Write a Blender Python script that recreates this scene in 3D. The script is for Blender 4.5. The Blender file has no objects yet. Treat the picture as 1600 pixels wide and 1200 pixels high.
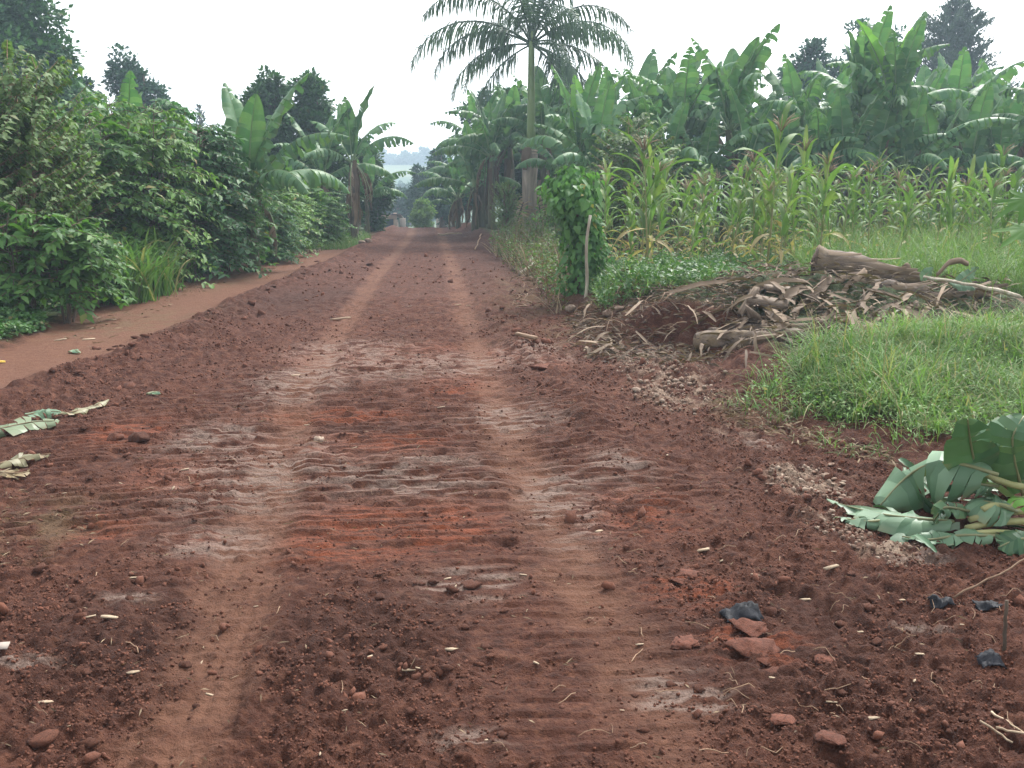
import bpy, math, random
import numpy as np
from mathutils import Vector, Matrix

# ------------------------------------------------------------------ camera, sky, sun, exposure
sc = bpy.context.scene
FPX, CAMH, YAW = 1400.0, 1.65, math.radians(5.6)
PITCH = math.atan(300 / 1400)
cam = bpy.data.cameras.new('camera'); camo = bpy.data.objects.new('camera', cam)
sc.collection.objects.link(camo); sc.camera = camo
camo.location = (0, 0, CAMH); camo.rotation_euler = (math.pi / 2 - PITCH, 0, -YAW)
cam.sensor_width = 36; cam.lens = 36 * FPX / 1600; cam.clip_start = 0.05; cam.clip_end = 6000

SUN_EL, SUN_AZ = math.radians(50), math.radians(36)      # azimuth clockwise from +Y
w = bpy.data.worlds.new('World'); sc.world = w; w.use_nodes = True
nt = w.node_tree; nt.nodes.clear()
sky = nt.nodes.new('ShaderNodeTexSky'); sky.sky_type = 'NISHITA'; sky.sun_disc = False
sky.sun_elevation = SUN_EL; sky.sun_rotation = SUN_AZ
sky.air_density = 1.0; sky.dust_density = 6.0; sky.ozone_density = 1.0; sky.altitude = 1100
hs = nt.nodes.new('ShaderNodeHueSaturation'); hs.inputs['Saturation'].default_value = 0.14   # cloud cover: grey-white
bg = nt.nodes.new('ShaderNodeBackground'); bg.inputs['Strength'].default_value = 0.15
wo = nt.nodes.new('ShaderNodeOutputWorld')
nt.links.new(sky.outputs[0], hs.inputs['Color']); nt.links.new(hs.outputs[0], bg.inputs[0]); nt.links.new(bg.outputs[0], wo.inputs[0])
sl = bpy.data.lights.new('sun', 'SUN'); sl.energy = 1.5; sl.angle = math.radians(12); sl.color = (1, 0.96, 0.9)
so = bpy.data.objects.new('sun', sl); sc.collection.objects.link(so)
sdir = Vector((math.sin(SUN_AZ) * math.cos(SUN_EL), math.cos(SUN_AZ) * math.cos(SUN_EL), math.sin(SUN_EL)))
so.rotation_euler = sdir.to_track_quat('Z', 'Y').to_euler(); so.location = (0, 0, 30)
sc.view_settings.view_transform = 'Standard'; sc.view_settings.look = 'None'
sc.view_settings.gamma = 1; sc.view_settings.use_curve_mapping = False
sc.view_settings.exposure = 1.72

rng = np.random.default_rng(7); random.seed(7)
R_ = random.uniform
C = sc.collection
FW = np.array([math.sin(YAW), math.cos(YAW)]); RT = np.array([math.cos(YAW), -math.sin(YAW)])

# ------------------------------------------------------------------ photo pixel -> place
def ray(px, py):
    x = (px - 800) / FPX; y = (600 - py) / FPX
    return x, math.cos(PITCH) + y * math.sin(PITCH), -math.sin(PITCH) + y * math.cos(PITCH)
def G(px, py, z=0.0):                       # where that sight line meets height z
    c, d, zz = ray(px, py); t = (z - CAMH) / zz
    q = RT * (c * t) + FW * (d * t); return np.array([q[0], q[1], z])
def P(px, py, d):                           # the point of that sight line at depth d
    c, dd, zz = ray(px, py); t = d / dd
    q = RT * (c * t) + FW * d; return np.array([q[0], q[1], CAMH + zz * t])
def XY(px, d):                              # column px at depth d on the horizon level
    return P(px, 300, d)[:2]

# ------------------------------------------------------------------ noise
def _hash(ix, iy, s):
    h = (ix.astype(np.int64) * 374761393 + iy.astype(np.int64) * 668265263 + s * 1442695041) & 0x7fffffff
    h = ((h ^ (h >> 13)) * 1274126177) & 0x7fffffff
    return ((h ^ (h >> 16)) & 0xffff) / 65535.0
def perlin(x, y, s=0):
    x = np.asarray(x, float); y = np.asarray(y, float)
    ix = np.floor(x); iy = np.floor(y); fx = x - ix; fy = y - iy
    u = fx ** 3 * (fx * (fx * 6 - 15) + 10); v = fy ** 3 * (fy * (fy * 6 - 15) + 10)
    def g(a, b):
        an = _hash(ix + a, iy + b, s) * 2 * math.pi
        return np.cos(an) * (fx - a) + np.sin(an) * (fy - b)
    n0 = g(0, 0) * (1 - u) + g(1, 0) * u; n1 = g(0, 1) * (1 - u) + g(1, 1) * u
    return (n0 * (1 - v) + n1 * v) * 1.5
def fbm(x, y, o=4, s=0, gain=0.5):
    a = 1; r = 0; f = 1
    for i in range(o):
        r = r + a * perlin(np.asarray(x) * f, np.asarray(y) * f, s + i * 17); a *= gain; f *= 2.03
    return r
def sstep(a, b, x): t = np.clip((x - a) / (b - a), 0, 1); return t * t * (3 - 2 * t)

# ------------------------------------------------------------------ ground height and soil masks
BANK = np.array([G(*q)[:2] for q in [(740, 380), (800, 402), (850, 440), (878, 490), (935, 535), (1080, 552), (1125, 612), (1250, 672), (1400, 722), (1500, 765), (1640, 800)]])
BANK = np.vstack([[1.5, 60], [1.6, 36], BANK, [4.2, 2.5], [5.2, -8]])
PATHL = np.array([G(*q)[:2] for q in [(0, 545), (60, 522), (140, 482), (260, 452), (400, 402), (520, 385), (580, 372)]])
PATHL = np.vstack([[-4.4, -8], [-4.5, 6], PATHL, [-1.6, 40], [-1.7, 60]])
BERM = np.array([G(*q)[:2] for q in [(0, 615), (200, 545), (400, 455), (520, 405)]])
BERM = np.vstack([[-3.7, -8], [-3.7, 4], BERM, [-1.9, 30], [-1.7, 40], [-1.7, 60]])
LT = np.array([(-0.76, -6), (-0.78, 2.7), (-0.84, 4.1), (-1.06, 7.8), (-1.0, 13), (-0.93, 18), (-0.5, 34), (-.3, 60)])
RTK = np.array([(0.72, -6), (0.7, 2.6), (0.62, 3.6), (0.55, 5.7), (0.52, 10), (0.66, 21.6), (.8, 60)])
def side(poly, x, y): return x - np.interp(y, poly[np.argsort(poly[:, 1])][:, 1], poly[np.argsort(poly[:, 1])][:, 0])
def bumpat(x, y, cx, cy, rx, ry, p=2): return np.exp(-((np.abs((x - cx) / rx)) ** p + (np.abs((y - cy) / ry)) ** p))
def pxblob(x, y, px, py, rx, ry, p=2.6):
    g = G(px, py); d = g[:2] @ FW
    wx = rx * d / FPX; wy = ry * d * d / (CAMH * FPX)
    q = np.stack([x - g[0], y - g[1]], -1)
    return np.exp(-(np.abs((q @ RT) / wx) ** p + np.abs((q @ FW) / wy) ** p))
PILE = P(1350, 465, 10.5)
def relief(x, y):
    """large shapes: bank, mounds, crest, valley, hill"""
    d = x * FW[0] + y * FW[1]
    wob = 0.25 * fbm(x * 0.9, y * 0.9, 3, 5)
    bk = side(BANK, x, y) + wob
    h = (0.3 + .17 * np.exp(-((y - 10.6) / 1.9) ** 2) * sstep(6, 4, x) - 0.24 * sstep(9, 5, y)) * sstep(-0.1, 0.75, bk) * sstep(60, 40, y) * (1 + .25 * fbm(x * .5, y * .5, 2, 9))
    pl = side(PATHL, x, y) + wob * 0.6
    h = h + 0.10 * sstep(0.1, -0.9, pl)
    be = side(BERM, x, y) + wob * 0.6
    lum = 0.55 + 0.9 * np.clip(fbm(x * 2.2, y * 2.2, 3, 31), -0.6, 1)
    h = h + 0.10 * np.exp(-((be - 0.25) / 0.28) ** 2) * lum - 0.03 * sstep(0.0, -0.3, be) * sstep(-0.2, 0.2, pl)
    h = h + 0.2 * bumpat(x, y, PILE[0], PILE[1], 2.1, 0.8, 2.5) * 1.25 * (1 + .3 * fbm(x * 2, y * 2, 3, 12))
    g = G(1010, 505); h = h + 0.16 * bumpat(x, y, g[0], g[1] + .2, .9, .45, 2.2) * (1 + .6 * fbm(x * 3, y * 3, 3, 13))
    g = G(1050, 590); h = h + 0.10 * bumpat(x, y, g[0], g[1], .55, .5) * (1 + .5 * fbm(x * 4, y * 4, 3, 14))
    g = G(840, 455); h = h + 0.16 * bumpat(x, y, g[0], g[1], .5, 1.8)
    # loose windrow right of the right wheel track
    wr = x - np.interp(y, [3, 5, 7.5, 10, 14, 20], [1.35, 1.2, 1.15, 1.0, 1.05, 1.3])
    h = h + 0.085 * np.exp(-(wr / 0.24) ** 2) * sstep(4.2, 6.5, y) * sstep(22, 14, y) * (0.5 + 1.0 * np.clip(fbm(x * 2.5, y * 1.8, 3, 41) + .2, 0, 2))
    # crest, valley and far hill
    h = h - 0.055 * np.maximum(y - 43, 0) * sstep(200, 100, y) * 1.0 - sstep(100, 200, y) * 3.2
    h = h + sstep(170, 420, d) * (16.5 + 1.2 * perlin(x * .012, y * .012, 3)) - sstep(430, 700, d) * 12
    far = sstep(50, 90, np.hypot(x, y)); h = h + far * .6 * fbm(x * .05, y * .05, 2, 77)
    return h
def ribmask(x, y):
    m = np.zeros_like(x)
    for b in [(520, 640, 330, 115), (520, 800, 330, 110), (760, 880, 150, 70), (860, 960, 170, 110), (900, 1120, 240, 90), (150, 800, 200, 70),
              (640, 545, 150, 45), (850, 660, 150, 70), (330, 640, 150, 60), (1000, 760, 160, 60), (600, 470, 140, 25), (640, 720, 420, 170), (930, 1010, 220, 120), (620, 590, 230, 60), (640, 480, 120, 40), (120, 700, 170, 60)]:
        m = np.maximum(m, pxblob(x, y, *b, p=4))
    return m
def soil(x, y):
    """fine relief and colour masks of the bare earth"""
    x = np.asarray(x, float); y = np.asarray(y, float)
    be = side(BERM, x, y); bk = side(BANK, x, y); pl = side(PATHL, x, y)
    n1 = fbm(x * 1.3, y * 1.3, 4, 51); n2 = fbm(x * 4, y * 4, 4, 61)
    nx = fbm(x * 1.1, y * 7, 4, 71)
    lt = x - np.interp(y, LT[:, 1], LT[:, 0]); rt = x - np.interp(y, RTK[:, 1], RTK[:, 0])
    lw = 0.135 + .02 * n1; rw = 0.13 + .03 * n1
    tl = sstep(lw + .10, lw - .06, np.abs(lt + .05 * n2)); tr = sstep(rw + .11, rw - .08, np.abs(rt + .06 * n2)) * np.interp(y, [2, 2.9, 3.4, 30], [.6, .8, 1.1, 1.1])
    brk = sstep(-.75, .1, n1 + .4 * n2); fk = sstep(-.9, .2, fbm(x * 9, y * 9, 3, 57)); tl = tl * (.5 + .5 * brk) * (.45 + .55 * fk); tr = tr * (.35 + .65 * brk) * (.4 + .6 * fk)
    tan = np.maximum(tl, tr)
    path = sstep(.05, -.12, be + .08 * n2) * sstep(-.15, .1, pl + .15 * n1)
    road = sstep(-.1, .1, be) * sstep(.1, -.1, bk)
    ny = 1.6 * perlin(x * 2.4, y * 15, 83) + 1.5 * perlin(x * 6, y * 34, 84)           # streaks along the ribs
    clay = np.zeros_like(x); red = np.zeros_like(x); dark = np.zeros_like(x)
    for b in [(555, 550, 95, 16), (640, 572, 160, 22), (410, 740, 130, 62), (640, 745, 130, 35), (880, 790, 62, 60), (800, 655, 75, 22), (1070, 1085, 85, 38), (745, 1165, 70, 24),
              (470, 600, 70, 30), (330, 850, 80, 25), (735, 915, 75, 28), (340, 690, 70, 30), (830, 560, 60, 18), (970, 745, 50, 25), (1440, 880, 45, 9), (1180, 690, 30, 14), (200, 940, 40, 8), (1440, 985, 45, 6), (30, 1040, 60, 10)]:
        clay = np.maximum(clay, pxblob(x, y, *b))
    for b in [(520, 655, 110, 12), (600, 560, 130, 22), (620, 825, 170, 42), (520, 850, 90, 34), (720, 600, 60, 20), (280, 750, 70, 30), (170, 830, 50, 20), (1080, 930, 70, 30), (1180, 1010, 80, 30), (560, 700, 160, 20), (200, 680, 60, 20), (780, 560, 50, 14), (980, 800, 90, 40), (330, 850, 60, 16), (860, 575, 30, 12)]:
        red = np.maximum(red, pxblob(x, y, *b))
    for b in [(560, 1000, 180, 110), (190, 1000, 200, 110), (720, 700, 110, 18), (790, 400, 60, 22), (740, 375, 60, 12), (1200, 1000, 250, 120), (560, 680, 110, 16), (470, 470, 90, 25)]:
        dark = np.maximum(dark, pxblob(x, y, *b))
    clay = np.clip(clay * 1.7 * sstep(-.5, .6, ny + .5 * n1), 0, 1)
    red = np.clip(red * 1.6 * sstep(-.8, .5, ny + .6 * n1), 0, 1)
    rm = ribmask(x, y) * sstep(-.9, -.2, n1 + .3) * road
    # ribs pressed by the tracked machine, crossing the road
    yy = y + .004 * n2 + .016 * n1 + np.where(x < -1.2, (x + 1.2) * -.16, 0) + np.where(x > .9, (x - .9) * .12, 0) + .02 * perlin(x * 2.1, y * .7, 91)
    ph = yy / 0.088; row = np.floor(ph); saw = ph - row
    rib = np.clip(np.minimum(saw / .12, (1 - saw) / .26), 0, 1) * (1 - .3 * saw)
    seg = perlin(x * 3.6 + row * 7.31, row * 1.77, 93) + .35 * perlin(x * 9 + row * 3.1, row * 2.3, 95)
    rib = rib * (.1 + .9 * sstep(-.24, -.10, seg)) * (.85 + .4 * perlin(x * 3 + row * 5.1, row * .7, 96))
    rough = road * (1 - .85 * tan) + .15 * path
    h = rough * (.022 * n1 * (1 - .6 * rm) + (.036 * np.abs(n2) + .026 * fbm(x * 11, y * 11, 3, 101) + .022 * np.abs(fbm(x * 24, y * 24, 2, 111)) - .02 * np.abs(perlin(x * 13, y * 13, 113))) * (1 - .92 * rm))
    h = h + (.018 + .020 * sstep(3.4, 5, y)) * rib * rm * (1 - .4 * tan) + .004 * nx * rm + .006 * perlin(x * 6, y * 42, 94) * rm
    h = h - .012 * tan + .006 * np.exp(-((np.abs(lt) - .2) / .05) ** 2) * road
    h = h + tl * .004 * np.sin(lt * 120) * sstep(5.5, 4, y) + tl * .003 * np.sin(y * 90) * sstep(4.5, 3.5, y)
    bankrough = sstep(-.2, .1, bk) * sstep(40, 30, y)
    h = h + bankrough * (.05 * n2 + .03 * np.abs(fbm(x * 9, y * 9, 3, 121)))
    h = h + sstep(.1, -.1, pl) * .04 * n2 * sstep(50, 40, y)
    pale = np.zeros_like(x)
    for b in [(1055, 608, 60, 28), (1000, 565, 45, 18), (1265, 755, 65, 24), (1330, 820, 60, 22), (1400, 865, 60, 14), (1160, 680, 40, 16)]:
        pale = np.maximum(pale, pxblob(x, y, *b))
    pale = pale * sstep(-.5, .3, n2 + n1 * .5)
    litter = np.zeros_like(x)
    for b in [(840, 455, 70, 45), (900, 520, 60, 25), (1150, 640, 70, 25), (200, 500, 120, 22), (50, 830, 90, 60), (330, 440, 60, 14)]:
        litter = np.maximum(litter, pxblob(x, y, *b))
    litter = litter * sstep(-.4, .4, n2)
    green = np.maximum(sstep(.25, .75, bk + .2 * n1) * sstep(0.5, .9, bk + .3 * n2), sstep(.0, -.5, pl + .2 * n1))
    green = np.maximum(green, sstep(46, 60, y))
    tan = np.maximum(tan * .85, path * .95)
    return h, tan, clay, red, dark, pale, litter, green, road, path
GRID = {}
def HH(x, y):
    x = np.atleast_1d(np.asarray(x, float)); y = np.atleast_1d(np.asarray(y, float))
    if not GRID: return relief(x, y) + soil(x, y)[0]
    d = x * FW[0] + y * FW[1]; c = x * RT[0] + y * RT[1]; Z = GRID['z']; ds = GRID['d']; w_ = 1.3 + .70 * np.maximum(d, 0); u = c / w_
    i = np.clip(np.searchsorted(ds, d) - 1, 0, len(ds) - 2); f = np.clip((d - ds[i]) / (ds[i + 1] - ds[i]), 0, 1)
    nc = Z.shape[1]; g_ = np.clip((u + 1) / 2 * (nc - 1), 0, nc - 1.001); j = g_.astype(int); e = g_ - j
    z = (Z[i, j] * (1 - e) + Z[i, j + 1] * e) * (1 - f) + (Z[i + 1, j] * (1 - e) + Z[i + 1, j + 1] * e) * f
    out = (np.abs(u) > .999) | (d < ds[0]) | (d > ds[-1])
    if out.any(): z[out] = relief(x[out], y[out]) + soil(x[out], y[out])[0]
    return z
def gz(x, y): return float(HH(x, y)[0])

# ------------------------------------------------------------------ mesh building
class MB:
    def __init__(s): s.v = []; s.t = []; s.q = []; s.c = []; s.n = 0
    def add(s, v, tri=None, quad=None, col=(0.5, 0.5, 0.5)):
        v = np.asarray(v, float).reshape(-1, 3); k = len(v)
        if tri is not None and len(tri): s.t.append(np.asarray(tri, int).reshape(-1, 3) + s.n)
        if quad is not None and len(quad): s.q.append(np.asarray(quad, int).reshape(-1, 4) + s.n)
        c = np.asarray(col, float)
        if c.ndim == 1: c = np.tile(c[:3], (k, 1))
        s.v.append(v); s.c.append(c[:, :3]); s.n += k
    def mesh(s, name, smooth=True):
        me = bpy.data.meshes.new(name)
        v = np.vstack(s.v); c = np.vstack(s.c)
        t = np.vstack(s.t) if s.t else np.zeros((0, 3), int); q = np.vstack(s.q) if s.q else np.zeros((0, 4), int)
        loops = np.concatenate([t.ravel(), q.ravel()])
        starts = np.concatenate([np.arange(len(t)) * 3, len(t) * 3 + np.arange(len(q)) * 4])
        me.vertices.add(len(v)); me.vertices.foreach_set('co', v.astype(np.float32).ravel())
        me.loops.add(len(loops)); me.loops.foreach_set('vertex_index', loops.astype(np.int32))
        me.polygons.add(len(starts)); me.polygons.foreach_set('loop_start', starts.astype(np.int32))
        me.update(calc_edges=True)
        if smooth: me.polygons.foreach_set('use_smooth', np.ones(len(starts), bool))
        a = me.attributes.new('Col', 'FLOAT_COLOR', 'POINT')
        a.data.foreach_set('color', np.hstack([c, np.ones((len(c), 1))]).astype(np.float32).ravel())
        me.validate(); return me
def obj(name, m, mat=None, parent=None, smooth=True):
    me = m.mesh(name, smooth) if isinstance(m, MB) else m
    if mat and not me.materials: me.materials.append(mat)
    o = bpy.data.objects.new(name, me); C.objects.link(o)
    if parent: o.parent = parent
    return o
def tag(o, label, cat, group=None, kind=None):
    o['label'] = label
    if cat: o['category'] = cat
    if group: o['group'] = group
    if kind: o['kind'] = kind
    return o
def thing(name, label, cat, loc, rotz=0, group=None, scale=1):
    o = bpy.data.objects.new(name, None); C.objects.link(o); o.empty_display_size = .1
    o.location = loc; o.rotation_euler = (0, 0, rotz); o.scale = (scale,) * 3
    return tag(o, label, cat, group)
def frames(axis, normal):
    a = axis / np.linalg.norm(axis, axis=1, keepdims=True)
    s = np.cross(a, normal); s /= np.linalg.norm(s, axis=1, keepdims=True) + 1e-9
    n = np.cross(s, a); return np.stack([s, a, n], -1)           # columns: side, along, normal
def scatter(mb, tv, tf, pos, fr, size, col, quad=False):
    """many copies of a small template laid into one mesh"""
    N = len(pos); tv = np.asarray(tv, float); k = len(tv)
    size = np.asarray(size, float)
    sz = size[:, None, None] if size.ndim == 1 else size[:, None, :]
    v = np.einsum('nij,nkj->nki', fr, tv[None] * sz) + pos[:, None, :]
    f = (np.asarray(tf)[None] + (np.arange(N) * k)[:, None, None]).reshape(-1, len(tf[0]))
    c = np.repeat(np.asarray(col)[:, None, :], k, 1)
    mb.add(v.reshape(-1, 3), tri=None if quad else f, quad=f if quad else None, col=c.reshape(-1, 3))
LEAF = ([(0, 0, 0), (-.24, .42, .06), (0, .5, -.02), (.24, .42, .06), (0, 1, -.16)], [(0, 2, 1), (0, 3, 2), (1, 2, 4), (2, 3, 4)])
LEAFW = ([(0, 0, 0), (-.36, .38, .07), (0, .5, -.02), (.36, .38, .07), (0, 1, -.12)], [(0, 2, 1), (0, 3, 2), (1, 2, 4), (2, 3, 4)])
LEAF2 = ([(0, 0, 0), (-.27, .45, .08), (.27, .45, -.02), (0, 1, -.1)], [(0, 2, 1), (1, 2, 3)])
def tube(mb, pts, rad, n=8, col=(.5, .5, .5), cap=True, rough=0):
    pts = np.asarray(pts, float); m = len(pts); rad = np.broadcast_to(np.asarray(rad, float), (m,))
    tn = np.gradient(pts, axis=0); tn /= np.linalg.norm(tn, axis=1, keepdims=True) + 1e-9
    ref = np.array([0, 0, 1.]) if abs(tn[:, 2]).mean() < .8 else np.array([1., 0, 0])
    u = np.cross(tn, ref); u /= np.linalg.norm(u, axis=1, keepdims=True) + 1e-9; v = np.cross(tn, u)
    a = np.arange(n) / n * 2 * math.pi
    rr = rad[:, None] * (1 + (rng.uniform(-rough, rough, (m, n)) if rough else 0))
    V = pts[:, None] + rr[..., None] * (np.cos(a)[None, :, None] * u[:, None] + np.sin(a)[None, :, None] * v[:, None])
    q = []
    for i in range(m - 1):
        for j in range(n): q.append((i * n + j, i * n + (j + 1) % n, (i + 1) * n + (j + 1) % n, (i + 1) * n + j))
    V = V.reshape(-1, 3); t = []
    if cap:
        V = np.vstack([V, pts[:1], pts[-1:]]); k = m * n
        for j in range(n): t += [(k, (j + 1) % n, j), (k + 1, (m - 1) * n + j, (m - 1) * n + (j + 1) % n)]
    cc = np.asarray(col, float)
    if cc.ndim == 2 and len(cc) == m:
        cc = np.repeat(cc, n, 0); cc = np.vstack([cc, cc[:1], cc[-1:]]) if cap else cc
    mb.add(V, tri=t, quad=q, col=cc)
def box(mb, c, s, rz=0, col=(.5, .5, .5)):
    x, y, z = np.asarray(s, float) / 2
    v = np.array([(i, j, k) for k in (-z, z) for j in (-y, y) for i in (-x, x)]); cs, sn = math.cos(rz), math.sin(rz)
    v = np.stack([v[:, 0] * cs - v[:, 1] * sn, v[:, 0] * sn + v[:, 1] * cs, v[:, 2]], -1) + np.asarray(c)
    mb.add(v, quad=[(0, 2, 3, 1), (4, 5, 7, 6), (0, 1, 5, 4), (2, 6, 7, 3), (0, 4, 6, 2), (1, 3, 7, 5)], col=col)
def unit(n):
    v = rng.normal(size=(n, 3)); return v / np.linalg.norm(v, axis=1, keepdims=True)
import bmesh
def rock_mesh(name, seed, sub=2, flat=.6, amp=.25):
    bm = bmesh.new(); bmesh.ops.create_icosphere(bm, subdivisions=sub, radius=1)
    v = np.array([x.co for x in bm.verts]); n = fbm(v[:, 0] * 1.3 + seed * 9, v[:, 1] * 1.3 + v[:, 2] * 1.7, 3, seed)
    v = v * (1 + amp * n[:, None]); v += amp * .3 * rng.normal(size=v.shape) * .5
    rr = np.random.default_rng(seed + 900)
    for _ in range(11):
        nn = rr.normal(size=3); nn /= np.linalg.norm(nn); v -= nn[None] * np.maximum(0, v @ nn - rr.uniform(.5, .85))[:, None]
    v += (.035 if sub < 3 else .055) * rr.normal(size=v.shape); v[:, 0] *= rr.uniform(.8, 1.3); v[:, 2] *= flat
    f = [[q.index for q in p.verts] for p in bm.faces]; bm.free()
    m = MB(); m.add(v, tri=f, col=(R_(0, 1), .5, .5)); return m.mesh(name, False)

# ------------------------------------------------------------------ materials
def newmat(name):
    m = bpy.data.materials.new(name); m.use_nodes = True; n = m.node_tree.nodes; n.clear()
    return m, n, m.node_tree.links
def mixc(n, l, fac, a, b, mode='MIX'):
    x = n.new('ShaderNodeMix'); x.data_type = 'RGBA'; x.blend_type = mode
    for s, v in ((x.inputs[0], fac), (x.inputs[6], a), (x.inputs[7], b)):
        if isinstance(v, bpy.types.NodeSocket): l.new(v, s)
        elif isinstance(v, (int, float)): s.default_value = v
        else: s.default_value = (*v, 1)
    return x.outputs[2]
def math_(n, l, op, a, b=None, clamp=False):
    x = n.new('ShaderNodeMath'); x.operation = op; x.use_clamp = clamp
    for s, v in ((x.inputs[0], a), (x.inputs[1], b)):
        if v is None: continue
        if isinstance(v, bpy.types.NodeSocket): l.new(v, s)
        else: s.default_value = v
    return x.outputs[0]
def noise(n, l, scale, detail=4, rough=.6, vec=None, kind='Fac'):
    x = n.new('ShaderNodeTexNoise'); x.inputs['Scale'].default_value = scale; x.inputs['Detail'].default_value = detail; x.inputs['Roughness'].default_value = rough
    if vec: l.new(vec, x.inputs['Vector'])
    return x.outputs[kind]
def ramp(n, l, fac, a, b):
    x = n.new('ShaderNodeMapRange'); x.interpolation_type = 'SMOOTHSTEP'; x.inputs[1].default_value = a; x.inputs[2].default_value = b
    l.new(fac, x.inputs[0]); return x.outputs[0]
def attr(n, l, name='Col'):
    a = n.new('ShaderNodeAttribute'); a.attribute_name = name
    s = n.new('ShaderNodeSeparateColor'); l.new(a.outputs['Color'], s.inputs[0]); return s.outputs
def leafmat(name, c1, c2, dry=(.25, .16, .07), rough=.5, trans=.28, spec=.4, vary=.18):
    """Col.r random per leaf (c1..c2), Col.g 0 fresh .. 1 dry, Col.b brightness around .5"""
    m, n, l = newmat(name); a = attr(n, l)
    oi = n.new('ShaderNodeObjectInfo'); tc = n.new('ShaderNodeTexCoord')
    col = mixc(n, l, a[0], c1, c2)
    col = mixc(n, l, a[1], col, dry)
    nz = noise(n, l, 6, 3, .6, tc.outputs['Object'])
    v = math_(n, l, 'MULTIPLY_ADD', nz, .5); v.node.inputs[2].default_value = .75
    v2 = math_(n, l, 'MULTIPLY_ADD', oi.outputs['Random'], vary * 2); v2.node.inputs[2].default_value = 1 - vary
    v3 = math_(n, l, 'ADD', a[2], .5)
    vv = math_(n, l, 'MULTIPLY', math_(n, l, 'MULTIPLY', v, v2), v3)
    col = mixc(n, l, 1.0, col, vv, 'MULTIPLY')
    b = n.new('ShaderNodeBsdfPrincipled'); l.new(col, b.inputs['Base Color']); b.inputs['Roughness'].default_value = rough; b.inputs['Specular IOR Level'].default_value = spec
    t = n.new('ShaderNodeBsdfTranslucent'); l.new(mixc(n, l, 1.0, col, (1.1, 1.25, .6), 'MULTIPLY'), t.inputs[0])
    mx = n.new('ShaderNodeMixShader'); mx.inputs[0].default_value = trans; l.new(b.outputs[0], mx.inputs[1]); l.new(t.outputs[0], mx.inputs[2])
    o = n.new('ShaderNodeOutputMaterial'); l.new(mx.outputs[0], o.inputs[0]); return m
def solidmat(name, c1, c2, scale=8, rough=.85, bump=.3, c3=None, stretch=None, spec=.25, bscale=None):
    m, n, l = newmat(name); a = attr(n, l); tc = n.new('ShaderNodeTexCoord'); vec = tc.outputs['Object']
    if stretch:
        mp = n.new('ShaderNodeMapping'); mp.inputs['Scale'].default_value = stretch; l.new(vec, mp.inputs[0]); vec = mp.outputs[0]
    oi = n.new('ShaderNodeObjectInfo')
    nz = noise(n, l, scale, 6, .65, vec); f = ramp(n, l, nz, .32, .68)
    col = mixc(n, l, f, c1, c2)
    if c3: col = mixc(n, l, math_(n, l, 'MULTIPLY', a[0], ramp(n, l, noise(n, l, scale * .4, 3, .6, vec), .3, .6)), col, c3)
    k = math_(n, l, 'MULTIPLY_ADD', oi.outputs['Random'], .4); k.node.inputs[2].default_value = .8
    col = mixc(n, l, 1.0, col, k, 'MULTIPLY')
    b = n.new('ShaderNodeBsdfPrincipled'); l.new(col, b.inputs['Base Color']); b.inputs['Roughness'].default_value = rough; b.inputs['Specular IOR Level'].default_value = spec
    bp = n.new('ShaderNodeBump'); bp.inputs['Strength'].default_value = bump; bp.inputs['Distance'].default_value = .02
    l.new(noise(n, l, bscale or scale * 2, 6, .7, vec), bp.inputs['Height']); l.new(bp.outputs[0], b.inputs['Normal'])
    o = n.new('ShaderNodeOutputMaterial'); l.new(b.outputs[0], o.inputs[0]); return m
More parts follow.
